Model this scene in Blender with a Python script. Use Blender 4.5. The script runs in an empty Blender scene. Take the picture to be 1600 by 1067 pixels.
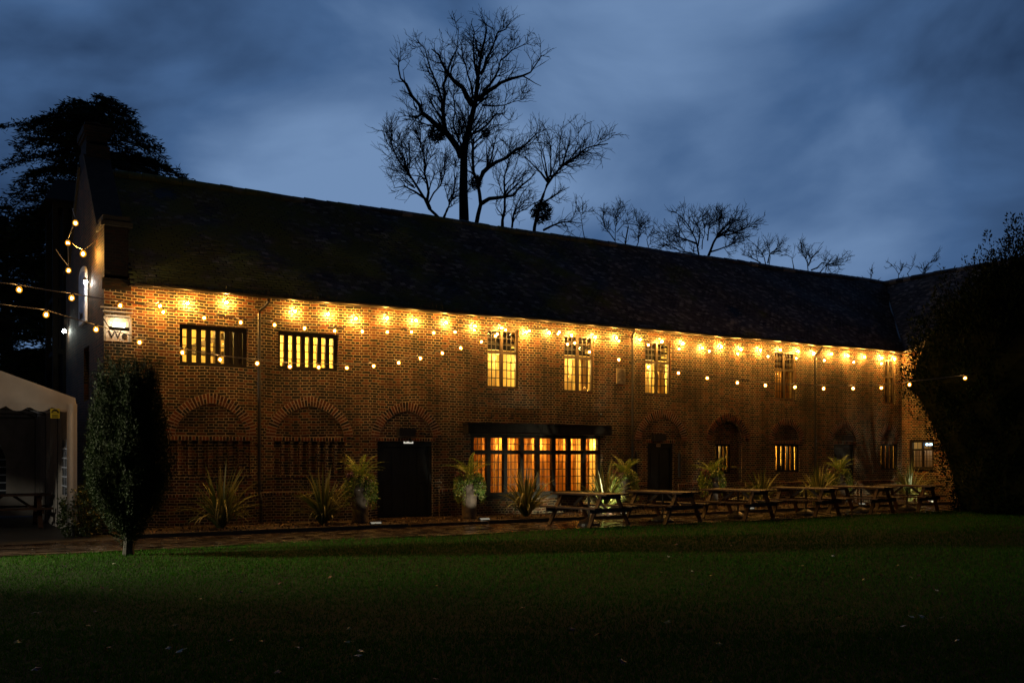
import bpy, math, random
import numpy as np
from mathutils import Vector, Matrix
from mathutils.geometry import tessellate_polygon
R = math.radians
random.seed(7); rng = np.random.default_rng(11)
sc = bpy.context.scene
COL = sc.collection

# ------------------------------------------------------------------ camera
YAW = R(31.34); EYE = Vector((-3.31, -22.62, 1.65)); FPX = 1500.0
cam = bpy.data.cameras.new('camera'); camo = bpy.data.objects.new('camera', cam); COL.objects.link(camo)
camo.location = EYE; camo.rotation_euler = (R(90), 0, -YAW)
cam.sensor_width = 36; cam.lens = 36*FPX/1600; cam.shift_y = (712-533.5)/1600
cam.clip_start = .1; cam.clip_end = 2000
sc.camera = camo

# ------------------------------------------------------------------ world: overcast blue dusk
SKY_GAIN = 1.0
w = bpy.data.worlds.new('World'); sc.world = w; w.use_nodes = True
nt = w.node_tree; N = nt.nodes; L = nt.links
for n in list(N): N.remove(n)
out = N.new('ShaderNodeOutputWorld'); bg = N.new('ShaderNodeBackground'); L.new(bg.outputs[0], out.inputs[0])
tc = N.new('ShaderNodeTexCoord')
rot = N.new('ShaderNodeVectorRotate'); rot.rotation_type = 'Z_AXIS'; rot.inputs['Angle'].default_value = YAW
L.new(tc.outputs['Generated'], rot.inputs['Vector'])
mp = N.new('ShaderNodeMapping'); mp.inputs['Scale'].default_value = (1.0, 1.0, 1.9); mp.inputs['Location'].default_value = (3.1, .4, 1.35)
L.new(rot.outputs[0], mp.inputs[0])
n1 = N.new('ShaderNodeTexNoise'); n1.inputs['Scale'].default_value = 3.0; n1.inputs['Detail'].default_value = 6; n1.inputs['Roughness'].default_value = .46; n1.inputs['Distortion'].default_value = .35
L.new(mp.outputs[0], n1.inputs['Vector'])
# the cloud deck is thinner low over the horizon
sep = N.new('ShaderNodeSeparateXYZ'); L.new(rot.outputs[0], sep.inputs[0])
mr = N.new('ShaderNodeMapRange'); mr.inputs['From Min'].default_value = .1; mr.inputs['From Max'].default_value = .5
mr.inputs['To Min'].default_value = .10; mr.inputs['To Max'].default_value = -.17
L.new(sep.outputs['Z'], mr.inputs['Value'])
mx_ = N.new('ShaderNodeMath'); mx_.operation = 'ABSOLUTE'
sx = N.new('ShaderNodeMath'); sx.operation = 'ADD'; sx.inputs[1].default_value = .04
L.new(sep.outputs['X'], sx.inputs[0]); L.new(sx.outputs[0], mx_.inputs[0])
mr2 = N.new('ShaderNodeMapRange'); mr2.inputs['From Min'].default_value = .15; mr2.inputs['From Max'].default_value = .55
mr2.inputs['To Min'].default_value = 0.0; mr2.inputs['To Max'].default_value = -.22
L.new(mx_.outputs[0], mr2.inputs['Value'])
ng = N.new('ShaderNodeMath'); ng.operation = 'MULTIPLY_ADD'; ng.inputs[1].default_value = 1.5; ng.inputs[2].default_value = -.26; L.new(n1.outputs[0], ng.inputs[0])
ad = N.new('ShaderNodeMath'); ad.operation = 'ADD'; L.new(ng.outputs[0], ad.inputs[0]); L.new(mr.outputs[0], ad.inputs[1])
ad2 = N.new('ShaderNodeMath'); ad2.operation = 'ADD'; L.new(ad.outputs[0], ad2.inputs[0]); L.new(mr2.outputs[0], ad2.inputs[1])
def sky_ray(px, py):
    v = Vector(((px-800)/FPX, 1.0, (712-py)/FPX)); v.normalize(); return v
last = ad2
for px, py, rad, amp in ((610, 200, .36, .14), (1230, 340, .34, .20), (380, 260, .42, .10), (300, 60, .40, -.05), (1600, 120, .35, -.06), (1200, 130, .22, -.03), (800, 420, .5, .03)):
    vd = N.new('ShaderNodeVectorMath'); vd.operation = 'DISTANCE'; vd.inputs[1].default_value = sky_ray(px, py); L.new(rot.outputs[0], vd.inputs[0])
    mb_ = N.new('ShaderNodeMapRange'); mb_.interpolation_type = 'SMOOTHERSTEP'; mb_.inputs['From Min'].default_value = 0; mb_.inputs['From Max'].default_value = rad
    mb_.inputs['To Min'].default_value = amp; mb_.inputs['To Max'].default_value = 0; L.new(vd.outputs['Value'], mb_.inputs['Value'])
    a_ = N.new('ShaderNodeMath'); a_.operation = 'ADD'; L.new(last.outputs[0], a_.inputs[0]); L.new(mb_.outputs[0], a_.inputs[1]); last = a_
ad2 = last
cr = N.new('ShaderNodeValToRGB'); e = cr.color_ramp.elements
e[0].position = .18; e[0].color = (.0110, .028, .072, 1)
e[1].position = .74; e[1].color = (.158, .262, .455, 1)
m_ = cr.color_ramp.elements.new(.44); m_.color = (.054, .116, .250, 1)
L.new(ad2.outputs[0], cr.inputs[0])
sky = N.new('ShaderNodeTexSky'); sky.sky_type = 'NISHITA'; sky.sun_disc = False
sky.sun_elevation = R(-4); sky.sun_rotation = R(200)
skm = N.new('ShaderNodeMixRGB'); skm.blend_type = 'ADD'; skm.inputs[0].default_value = .05
mrb = N.new('ShaderNodeMapRange'); mrb.interpolation_type = 'SMOOTHSTEP'; mrb.inputs['From Min'].default_value = -.65; mrb.inputs['From Max'].default_value = .45
mrb.inputs['To Min'].default_value = .09; mrb.inputs['To Max'].default_value = 1.0
L.new(sep.outputs['Y'], mrb.inputs['Value'])      # the afterglow lies ahead; the sky behind the camera is already night
dim = N.new('ShaderNodeMixRGB'); dim.blend_type = 'MULTIPLY'; dim.inputs[0].default_value = 1; L.new(cr.outputs[0], dim.inputs[1]); L.new(mrb.outputs[0], dim.inputs[2])
L.new(dim.outputs[0], skm.inputs[1]); L.new(sky.outputs[0], skm.inputs[2])
L.new(skm.outputs[0], bg.inputs['Color']); bg.inputs['Strength'].default_value = SKY_GAIN
sc.view_settings.view_transform = 'Standard'; sc.view_settings.look = 'None'
sc.view_settings.exposure = 0; sc.view_settings.gamma = 1
try:
    sc.cycles.use_light_tree = True; sc.cycles.max_bounces = 6; sc.cycles.diffuse_bounces = 3
    sc.cycles.sample_clamp_indirect = 4; sc.cycles.caustics_reflective = False; sc.cycles.caustics_refractive = False
    sc.cycles.transparent_max_bounces = 16
except Exception: pass

# ------------------------------------------------------------------ pixel rays onto known planes of the place
cY, sY = math.cos(YAW), math.sin(YAW)
def ray(px, py):
    a = (px-800)/FPX; b = (712-py)/FPX
    return Vector((a*cY+sY, -a*sY+cY, b))
def pY(px, py, Y=0.):
    d = ray(px, py); t = (Y-EYE.y)/d.y; return EYE+d*t
def pX(px, py, X=0.):
    d = ray(px, py); t = (X-EYE.x)/d.x; return EYE+d*t
def pG(px, py, z=0.):
    d = ray(px, py); t = (z-EYE.z)/d.z; return EYE+d*t
def pD(px, py, D): return EYE+ray(px, py)*D

# ------------------------------------------------------------------ object helpers
def tag(o, label=None, cat=None, group=None, kind=None):
    if label: o['label'] = label
    if cat: o['category'] = cat
    if group: o['group'] = group
    if kind: o['kind'] = kind
    return o
def empty(name, loc=(0, 0, 0), rz=0, label=None, cat=None, group=None):
    o = bpy.data.objects.new(name, None); COL.objects.link(o); o.location = loc; o.rotation_euler = (0, 0, rz)
    o.empty_display_size = .2
    return tag(o, label, cat, group)
class MB:
    def __init__(s): s.v = []; s.f = []; s.uv = []; s.mi = []
    def face(s, pts, uv=None, mi=0):
        i = len(s.v); s.v += [tuple(p) for p in pts]; s.f.append(tuple(range(i, i+len(pts))))
        s.uv.append(uv or [(p[0]+p[1], p[2]) for p in pts]); s.mi.append(mi)
    def box(s, x0, x1, y0, y1, z0, z1, M=None, mi=0):
        P = [Vector(p) for p in ((x0, y0, z0), (x1, y0, z0), (x1, y1, z0), (x0, y1, z0), (x0, y0, z1), (x1, y0, z1), (x1, y1, z1), (x0, y1, z1))]
        Q = [(M @ p if M else p) for p in P]
        for idx in ((0, 1, 5, 4), (1, 2, 6, 5), (2, 3, 7, 6), (3, 0, 4, 7), (4, 5, 6, 7), (3, 2, 1, 0)):
            uv = []
            for k in idx:
                p = P[k]
                if idx in ((0, 1, 5, 4), (2, 3, 7, 6)): uv.append((p.x, p.z))
                elif idx in ((1, 2, 6, 5), (3, 0, 4, 7)): uv.append((p.y, p.z))
                else: uv.append((p.x, p.y))
            s.face([Q[k] for k in idx], uv, mi)
    def bar(s, a, b, wx, wy, up=(0, 0, 1), mi=0):
        a = Vector(a); b = Vector(b); d = (b-a); Ln = d.length; d.normalize()
        u = Vector(up)
        if abs(d.dot(u)) > .97: u = Vector((1, 0, 0))
        sx_ = d.cross(u).normalized(); sz = sx_.cross(d)
        M = Matrix(((sx_.x, d.x, sz.x, a.x), (sx_.y, d.y, sz.y, a.y), (sx_.z, d.z, sz.z, a.z), (0, 0, 0, 1)))
        s.box(-wx/2, wx/2, 0, Ln, -wy/2, wy/2, M, mi)
    def tube(s, pts, rad, n=6, mi=0, cap=True):
        pts = [Vector(p) for p in pts]
        if not hasattr(rad, '__len__'): rad = [rad]*len(pts)
        rings = []
        for i, p in enumerate(pts):
            d = (pts[min(i+1, len(pts)-1)]-pts[max(i-1, 0)])
            if d.length < 1e-9: d = Vector((0, 0, 1))
            d.normalize(); u = Vector((0, 0, 1)) if abs(d.z) < .9 else Vector((1, 0, 0))
            a = d.cross(u).normalized(); b = d.cross(a)
            rings.append([p+(a*math.cos(2*math.pi*k/n)+b*math.sin(2*math.pi*k/n))*rad[i] for k in range(n)])
        base = len(s.v)
        for r_ in rings: s.v += [tuple(q) for q in r_]
        for i in range(len(rings)-1):
            for k in range(n):
                k2 = (k+1) % n
                s.f.append((base+i*n+k, base+i*n+k2, base+(i+1)*n+k2, base+(i+1)*n+k))
                s.uv.append([(0, 0)]*4); s.mi.append(mi)
        if cap:
            s.f.append(tuple(base+k for k in range(n))[::-1]); s.uv.append([(0, 0)]*n); s.mi.append(mi)
            s.f.append(tuple(base+(len(rings)-1)*n+k for k in range(n))); s.uv.append([(0, 0)]*n); s.mi.append(mi)
    def lathe(s, prof, n=20, c=(0, 0, 0), mi=0):
        s.tube_z([(c[0], c[1], c[2]+z) for r_, z in prof], [r_ for r_, z in prof], n, mi)
    def tube_z(s, pts, rad, n, mi=0):
        base = len(s.v)
        for p, r_ in zip(pts, rad):
            for k in range(n):
                a = 2*math.pi*k/n; s.v.append((p[0]+r_*math.cos(a), p[1]+r_*math.sin(a), p[2]))
        for i in range(len(pts)-1):
            for k in range(n):
                k2 = (k+1) % n
                s.f.append((base+i*n+k, base+i*n+k2, base+(i+1)*n+k2, base+(i+1)*n+k)); s.uv.append([(0, 0)]*4); s.mi.append(mi)
        s.f.append(tuple(base+k for k in range(n))[::-1]); s.uv.append([(0, 0)]*n); s.mi.append(mi)
        s.f.append(tuple(base+(len(pts)-1)*n+k for k in range(n))); s.uv.append([(0, 0)]*n); s.mi.append(mi)
    def build(s, name, mat, parent=None, smooth=False, loc=None, rz=None):
        me = bpy.data.meshes.new(name); me.from_pydata(s.v, [], s.f)
        uvl = me.uv_layers.new(name='UVMap')
        flat = [c for f in s.uv for p in f for c in p]
        uvl.data.foreach_set('uv', flat)
        mats = mat if isinstance(mat, (list, tuple)) else [mat]
        for m in mats: me.materials.append(m)
        if len(mats) > 1: me.polygons.foreach_set('material_index', s.mi)
        if smooth: me.polygons.foreach_set('use_smooth', [True]*len(s.f))
        me.update()
        o = bpy.data.objects.new(name, me); COL.objects.link(o)
        if parent: o.parent = parent
        if loc is not None: o.location = loc
        if rz is not None: o.rotation_euler = (0, 0, rz)
        return o
def arr_mesh(name, V, F, mat, parent=None, mi=None):
    """V (n,3), F (m,k)"""
    me = bpy.data.meshes.new(name); V = np.asarray(V, dtype=np.float32); F = np.asarray(F, dtype=np.int32)
    m, k = F.shape
    me.vertices.add(len(V)); me.vertices.foreach_set('co', V.ravel())
    me.loops.add(m*k); me.loops.foreach_set('vertex_index', F.ravel())
    me.polygons.add(m); me.polygons.foreach_set('loop_start', np.arange(0, m*k, k, dtype=np.int32))
    try: me.polygons.foreach_set('loop_total', np.full(m, k, dtype=np.int32))
    except Exception: pass
    mats = mat if isinstance(mat, (list, tuple)) else [mat]
    for mm in mats: me.materials.append(mm)
    if mi is not None: me.polygons.foreach_set('material_index', np.asarray(mi, dtype=np.int32))
    me.update(calc_edges=True)
    o = bpy.data.objects.new(name, me); COL.objects.link(o)
    if parent: o.parent = parent
    return o

# ------------------------------------------------------------------ materials
def newmat(name):
    m = bpy.data.materials.new(name); m.use_nodes = True
    return m, m.node_tree.nodes, m.node_tree.links, m.node_tree.nodes['Principled BSDF']
def pbr(name, c1, c2=None, scale=8, rough=.7, rough2=None, metal=0, bump=0, bscale=None, island=False, spec=.5, detail=5, stretch=(1, 1, 1), c3=None):
    m, N, L, b = newmat(name)
    b.inputs['Roughness'].default_value = rough; b.inputs['Metallic'].default_value = metal
    b.inputs['Specular IOR Level'].default_value = spec
    b.inputs['Base Color'].default_value = (*c1, 1)
    tcn = N.new('ShaderNodeTexCoord'); mpn = N.new('ShaderNodeMapping'); mpn.inputs['Scale'].default_value = stretch
    L.new(tcn.outputs['Object'], mpn.inputs[0])
    nz = N.new('ShaderNodeTexNoise'); nz.inputs['Scale'].default_value = scale; nz.inputs['Detail'].default_value = detail
    L.new(mpn.outputs[0], nz.inputs['Vector'])
    if c2 is not None:
        r_ = N.new('ShaderNodeValToRGB'); r_.color_ramp.elements[0].position = .35; r_.color_ramp.elements[1].position = .65
        r_.color_ramp.elements[0].color = (*c1, 1); r_.color_ramp.elements[1].color = (*c2, 1)
        if c3:
            q = r_.color_ramp.elements.new(.5); q.color = (*c3, 1)
        if island:
            g = N.new('ShaderNodeNewGeometry'); mm = N.new('ShaderNodeMath'); mm.operation = 'MULTIPLY_ADD'
            mm.inputs[1].default_value = .7; L.new(g.outputs['Random Per Island'], mm.inputs[0])
            m2 = N.new('ShaderNodeMath'); m2.operation = 'MULTIPLY'; m2.inputs[1].default_value = .35
            L.new(nz.outputs[0], m2.inputs[0]); L.new(m2.outputs[0], mm.inputs[2]); L.new(mm.outputs[0], r_.inputs[0])
            r_.color_ramp.elements[0].position = .15; r_.color_ramp.elements[-1].position = .9
        else: L.new(nz.outputs[0], r_.inputs[0])
        L.new(r_.outputs[0], b.inputs['Base Color'])
    if rough2 is not None:
        mrr = N.new('ShaderNodeMapRange'); mrr.inputs['From Min'].default_value = .35; mrr.inputs['From Max'].default_value = .65
        mrr.inputs['To Min'].default_value = rough; mrr.inputs['To Max'].default_value = rough2
        L.new(nz.outputs[0], mrr.inputs['Value']); L.new(mrr.outputs[0], b.inputs['Roughness'])
    if bump:
        nb = N.new('ShaderNodeTexNoise'); nb.inputs['Scale'].default_value = bscale or scale*4; nb.inputs['Detail'].default_value = 4
        L.new(mpn.outputs[0], nb.inputs['Vector'])
        bn = N.new('ShaderNodeBump'); bn.inputs['Strength'].default_value = min(1, bump*10); bn.inputs['Distance'].default_value = bump*.1
        L.new(nb.outputs[0], bn.inputs['Height']); L.new(bn.outputs[0], b.inputs['Normal'])
    return m
def emis(name, col, strength, sampling='AUTO'):
    m = bpy.data.materials.new(name); m.use_nodes = True; N = m.node_tree.nodes; L = m.node_tree.links
    for n in list(N): N.remove(n)
    o = N.new('ShaderNodeOutputMaterial'); e = N.new('ShaderNodeEmission'); e.inputs[0].default_value = (*col, 1); e.inputs[1].default_value = strength
    L.new(e.outputs[0], o.inputs[0])
    try: m.cycles.emission_sampling = sampling
    except Exception: pass
    return m
def leafmat(name, cols, rough=.5, trans=.25, spec=.5):
    m, N, L, b = newmat(name)
    g = N.new('ShaderNodeNewGeometry'); r_ = N.new('ShaderNodeValToRGB')
    for i, c in enumerate(cols):
        pos = i/(len(cols)-1)
        if i == 0: el = r_.color_ramp.elements[0]; el.position = 0
        elif i == len(cols)-1: el = r_.color_ramp.elements[-1]; el.position = 1
        else: el = r_.color_ramp.elements.new(pos)
        el.color = (*c, 1)
    L.new(g.outputs['Random Per Island'], r_.inputs[0]); L.new(r_.outputs[0], b.inputs['Base Color'])
    b.inputs['Roughness'].default_value = rough; b.inputs['Specular IOR Level'].default_value = spec
    if trans:
        o = N['Material Output']; t = N.new('ShaderNodeBsdfTranslucent'); mx = N.new('ShaderNodeMixShader'); mx.inputs[0].default_value = trans
        L.new(r_.outputs[0], t.inputs[0]); L.new(b.outputs[0], mx.inputs[1]); L.new(t.outputs[0], mx.inputs[2]); L.new(mx.outputs[0], o.inputs[0])
    return m
def brickmat(name, bw=.225, rh=.0665, mortar=.0098, header=True, mort_col=(.53, .42, .30), dark=1.0):
    m, N, L, b = newmat(name)
    uv = N.new('ShaderNodeTexCoord')
    nd = N.new('ShaderNodeTexNoise'); nd.inputs['Scale'].default_value = 2.2; nd.inputs['Detail'].default_value = 6; nd.inputs['Roughness'].default_value = .62
    L.new(uv.outputs['UV'], nd.inputs['Vector'])
    vs = N.new('ShaderNodeVectorMath'); vs.operation = 'SUBTRACT'; vs.inputs[1].default_value = (.5, .5, .5); L.new(nd.outputs['Color'], vs.inputs[0])
    vm = N.new('ShaderNodeVectorMath'); vm.operation = 'SCALE'; vm.inputs['Scale'].default_value = .055; L.new(vs.outputs[0], vm.inputs[0])
    ndl = N.new('ShaderNodeTexNoise'); ndl.inputs['Scale'].default_value = .45; ndl.inputs['Detail'].default_value = 2; L.new(uv.outputs['UV'], ndl.inputs['Vector'])
    vsl = N.new('ShaderNodeVectorMath'); vsl.operation = 'MULTIPLY_ADD'; vsl.inputs[1].default_value = (.10, .16, 0); L.new(ndl.outputs['Color'], vsl.inputs[0]); L.new(uv.outputs['UV'], vsl.inputs[2])
    va = N.new('ShaderNodeVectorMath'); va.operation = 'ADD'; L.new(vsl.outputs[0], va.inputs[0]); L.new(vm.outputs[0], va.inputs[1])
    bt = N.new('ShaderNodeTexBrick'); L.new(va.outputs[0], bt.inputs['Vector'])
    bt.inputs['Scale'].default_value = 1; bt.inputs['Brick Width'].default_value = bw; bt.inputs['Row Height'].default_value = rh
    bt.inputs['Mortar Size'].default_value = mortar; bt.inputs['Mortar Smooth'].default_value = .25; bt.inputs['Bias'].default_value = 0
    bt.offset = .5; bt.offset_frequency = 2; bt.squash = .5 if header else 1; bt.squash_frequency = 2
    bt.inputs['Color1'].default_value = (0, 0, 0, 1); bt.inputs['Color2'].default_value = (1, 1, 1, 1)
    # kiln variation, brick by brick, pushed by a slow patch noise
    npn = N.new('ShaderNodeTexNoise'); npn.inputs['Scale'].default_value = .55; npn.inputs['Detail'].default_value = 3; L.new(uv.outputs['UV'], npn.inputs['Vector'])
    ma = N.new('ShaderNodeMath'); ma.operation = 'MULTIPLY_ADD'; ma.inputs[1].default_value = .9; ma.inputs[2].default_value = -.42
    L.new(npn.outputs[0], ma.inputs[0])
    mb = N.new('ShaderNodeMath'); mb.operation = 'ADD'; L.new(bt.outputs['Color'], mb.inputs[0]); L.new(ma.outputs[0], mb.inputs[1])
    r_ = N.new('ShaderNodeValToRGB'); r_.color_ramp.interpolation = 'LINEAR'
    E = r_.color_ramp.elements
    E[0].position = .0; E[0].color = (.012, .012, .014, 1); E[1].position = 1; E[1].color = (.21, .062, .024, 1)
    for p_, c_ in ((.38, (.012, .009, .009)), (.48, (.045, .016, .010)), (.64, (.085, .027, .013)), (.86, (.13, .040, .018))):
        q = E.new(p_); q.color = (*c_, 1)
    L.new(mb.outputs[0], r_.inputs[0])
    nm = N.new('ShaderNodeTexNoise'); nm.inputs['Scale'].default_value = 1.3; nm.inputs['Detail'].default_value = 6; L.new(uv.outputs['UV'], nm.inputs['Vector'])
    mcr = N.new('ShaderNodeValToRGB'); mcr.color_ramp.elements[0].position = .38; mcr.color_ramp.elements[1].position = .62
    mcr.color_ramp.elements[0].color = (mort_col[0]*.55, mort_col[1]*.55, mort_col[2]*.55, 1); mcr.color_ramp.elements[1].color = (*mort_col, 1)
    L.new(nm.outputs[0], mcr.inputs[0])
    mix = N.new('ShaderNodeMixRGB'); L.new(bt.outputs['Fac'], mix.inputs[0]); L.new(r_.outputs[0], mix.inputs[1]); L.new(mcr.outputs[0], mix.inputs[2])
    # soot and damp stains
    ns = N.new('ShaderNodeTexNoise'); ns.inputs['Scale'].default_value = .8; ns.inputs['Detail'].default_value = 7
    mps = N.new('ShaderNodeMapping'); mps.inputs['Scale'].default_value = (1.3, .45, 1); mps.inputs['Location'].default_value = (4, 9, 0)
    L.new(uv.outputs['UV'], mps.inputs[0]); L.new(mps.outputs[0], ns.inputs['Vector'])
    mrs = N.new('ShaderNodeMapRange'); mrs.inputs['From Min'].default_value = .3; mrs.inputs['From Max'].default_value = .66; mrs.inputs['To Min'].default_value = .28; mrs.inputs['To Max'].default_value = 1
    L.new(ns.outputs[0], mrs.inputs['Value'])
    ml = N.new('ShaderNodeMixRGB'); ml.blend_type = 'MULTIPLY'; ml.inputs[0].default_value = .95; L.new(mix.outputs[0], ml.inputs[1]); L.new(mrs.outputs[0], ml.inputs[2])
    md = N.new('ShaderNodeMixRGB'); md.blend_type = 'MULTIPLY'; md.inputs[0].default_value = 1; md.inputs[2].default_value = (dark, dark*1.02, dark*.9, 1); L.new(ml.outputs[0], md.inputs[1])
    L.new(md.outputs[0], b.inputs['Base Color'])
    b.inputs['Roughness'].default_value = .8; b.inputs['Specular IOR Level'].default_value = .25
    nf = N.new('ShaderNodeTexNoise'); nf.inputs['Scale'].default_value = 45; nf.inputs['Detail'].default_value = 3; L.new(uv.outputs['UV'], nf.inputs['Vector'])
    hm = N.new('ShaderNodeMath'); hm.operation = 'MULTIPLY_ADD'; hm.inputs[1].default_value = .35
    inv = N.new('ShaderNodeMath'); inv.operation = 'SUBTRACT'; inv.inputs[0].default_value = 1; L.new(bt.outputs['Fac'], inv.inputs[1])
    L.new(nf.outputs[0], hm.inputs[0]); L.new(inv.outputs[0], hm.inputs[2])
    hm2 = N.new('ShaderNodeMath'); hm2.operation = 'MULTIPLY_ADD'; hm2.inputs[1].default_value = .5; L.new(bt.outputs['Color'], hm2.inputs[0]); L.new(hm.outputs[0], hm2.inputs[2])
    bn = N.new('ShaderNodeBump'); bn.inputs['Strength'].default_value = .9; bn.inputs['Distance'].default_value = .012
    L.new(hm2.outputs[0], bn.inputs['Height']); L.new(bn.outputs[0], b.inputs['Normal'])
    return m
M_brick = brickmat('brick'); M_brickg = brickmat('weathered_shaded_brick', mort_col=(.30, .25, .18), dark=.45); M_brickd = brickmat('mossy_shaded_brick', mort_col=(.12, .11, .08), dark=.09)  # darker brick copies: shade, besides moss, is put into their colour
def voussmat():
    m, N, L, b = newmat('arch_bricks')
    g = N.new('ShaderNodeNewGeometry'); r_ = N.new('ShaderNodeValToRGB'); E = r_.color_ramp.elements
    E[0].color = (.012, .011, .012, 1); E[0].position = 0; E[1].position = 1; E[1].color = (.17, .050, .018, 1)
    for p_, c_ in ((.28, (.020, .015, .014)), (.36, (.07, .025, .014)), (.7, (.15, .045, .017))):
        q = E.new(p_); q.color = (*c_, 1)
    L.new(g.outputs['Random Per Island'], r_.inputs[0]); L.new(r_.outputs[0], b.inputs['Base Color'])
    b.inputs['Roughness'].default_value = .85; b.inputs['Specular IOR Level'].default_value = .25
    return m
M_vous = voussmat()
M_mortar = pbr('mortar', (.34, .28, .20), (.50, .41, .30), scale=5, rough=.9, bump=.02)
M_timber = pbr('dark_timber', (.006, .005, .0045), (.014, .011, .009), scale=6, rough=.6, spec=.25, stretch=(1, 1, .2), bump=.02)
M_frame = pbr('oak_frame', (.05, .036, .024), (.10, .072, .048), scale=9, rough=.6, stretch=(1, 1, .2))
M_lead = pbr('lead', (.05, .045, .04), rough=.5)
M_leadpale = pbr('pale_glazing_bar', (.34, .30, .25), rough=.5)
M_black = pbr('black_metal', (.010, .010, .011), (.02, .02, .02), scale=5, rough=.4)
M_pipe = pbr('cast_iron', (.005, .0045, .004), (.011, .009, .008), scale=9, rough=.38)
M_cable = pbr('cable', (.10, .085, .07), rough=.5)
M_door = pbr('painted_door', (.006, .008, .008), (.010, .012, .011), scale=3, rough=.5)
M_cream = pbr('cream_plaster', (.66, .50, .22), (.76, .60, .28), scale=1.5, rough=.9)
M_stone = pbr('stone', (.20, .17, .13), (.30, .26, .2), scale=9, rough=.85, bump=.03)
M_wood = pbr('stained_wood', (.014, .006, .003), (.042, .017, .008), scale=7, rough=.45, rough2=.65, spec=.3, stretch=(6, .5, 6), bump=.02)
M_canvas = pbr('canvas', (.52, .50, .48), (.66, .64, .62), scale=2.5, rough=.65, bump=.08, bscale=5)
def add_trans(m, f, col):
    N = m.node_tree.nodes; L = m.node_tree.links; b = N['Principled BSDF']; o = N['Material Output']; t = N.new('ShaderNodeBsdfTranslucent'); t.inputs[0].default_value = (*col, 1)
    mx = N.new('ShaderNodeMixShader'); mx.inputs[0].default_value = f; L.new(b.outputs[0], mx.inputs[1]); L.new(t.outputs[0], mx.inputs[2]); L.new(mx.outputs[0], o.inputs[0])
add_trans(M_canvas, .3, (.5, .46, .42))
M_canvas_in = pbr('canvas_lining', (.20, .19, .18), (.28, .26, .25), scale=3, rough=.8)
M_mulch = pbr('mulch', (.010, .006, .004), (.035, .018, .010), scale=30, rough=.8, bump=.3, bscale=40)
M_chip = leafmat('bark_chip', [(.02, .01, .006), (.07, .03, .015), (.12, .05, .02), (.03, .015, .01)], trans=0, rough=.6)
M_kerb = pbr('edging', (.015, .014, .013), (.03, .027, .024), scale=6, rough=.6)
M_soil = pbr('lawn_soil', (.010, .016, .005), (.016, .028, .007), scale=3, rough=1, spec=.05)
M_bark = pbr('bark', (.010, .009, .008), (.022, .019, .016), scale=4, rough=.9, bump=.05)
M_glass = None
def glassmat():
    m = bpy.data.materials.new('window_glass'); m.use_nodes = True; N = m.node_tree.nodes; L = m.node_tree.links
    for n in list(N): N.remove(n)
    o = N.new('ShaderNodeOutputMaterial'); t = N.new('ShaderNodeBsdfTransparent'); g = N.new('ShaderNodeBsdfGlossy')
    g.inputs['Roughness'].default_value = .04; t.inputs[0].default_value = (.93, .92, .88, 1)
    nz = N.new('ShaderNodeTexNoise'); nz.inputs['Scale'].default_value = 3; tcn = N.new('ShaderNodeTexCoord'); L.new(tcn.outputs['Object'], nz.inputs['Vector'])
    bn = N.new('ShaderNodeBump'); bn.inputs['Strength'].default_value = .3; bn.inputs['Distance'].default_value = .02; L.new(nz.outputs[0], bn.inputs['Height']); L.new(bn.outputs[0], g.inputs['Normal'])
    f = N.new('ShaderNodeFresnel'); f.inputs[0].default_value = 1.5
    mx = N.new('ShaderNodeMixShader'); L.new(f.outputs[0], mx.inputs[0]); L.new(t.outputs[0], mx.inputs[1]); L.new(g.outputs[0], mx.inputs[2]); L.new(mx.outputs[0], o.inputs[0])
    return m
M_glass = glassmat()
def curtainmat(name, col, tr=.6):
    m, N, L, b = newmat(name); o = N['Material Output']
    tcn = N.new('ShaderNodeTexCoord'); mpn = N.new('ShaderNodeMapping'); mpn.inputs['Scale'].default_value = (9, 9, .5); L.new(tcn.outputs['Object'], mpn.inputs[0])
    nz = N.new('ShaderNodeTexNoise'); nz.inputs['Scale'].default_value = 1.5; nz.inputs['Detail'].default_value = 5; L.new(mpn.outputs[0], nz.inputs['Vector'])
    r_ = N.new('ShaderNodeValToRGB'); r_.color_ramp.elements[0].position = .3; r_.color_ramp.elements[1].position = .7
    r_.color_ramp.elements[0].color = (col[0]*.35, col[1]*.28, col[2]*.25, 1); r_.color_ramp.elements[1].color = (*col, 1)
    L.new(nz.outputs[0], r_.inputs[0]); L.new(r_.outputs[0], b.inputs['Base Color']); b.inputs['Roughness'].default_value = .9
    t = N.new('ShaderNodeBsdfTranslucent'); L.new(r_.outputs[0], t.inputs[0]); mx = N.new('ShaderNodeMixShader'); mx.inputs[0].default_value = tr
    L.new(b.outputs[0], mx.inputs[1]); L.new(t.outputs[0], mx.inputs[2]); L.new(mx.outputs[0], o.inputs[0])
    return m
M_curt = curtainmat('orange_curtain', (.84, .52, .19))
M_curt2 = curtainmat('cream_curtain', (.85, .66, .34))

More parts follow.
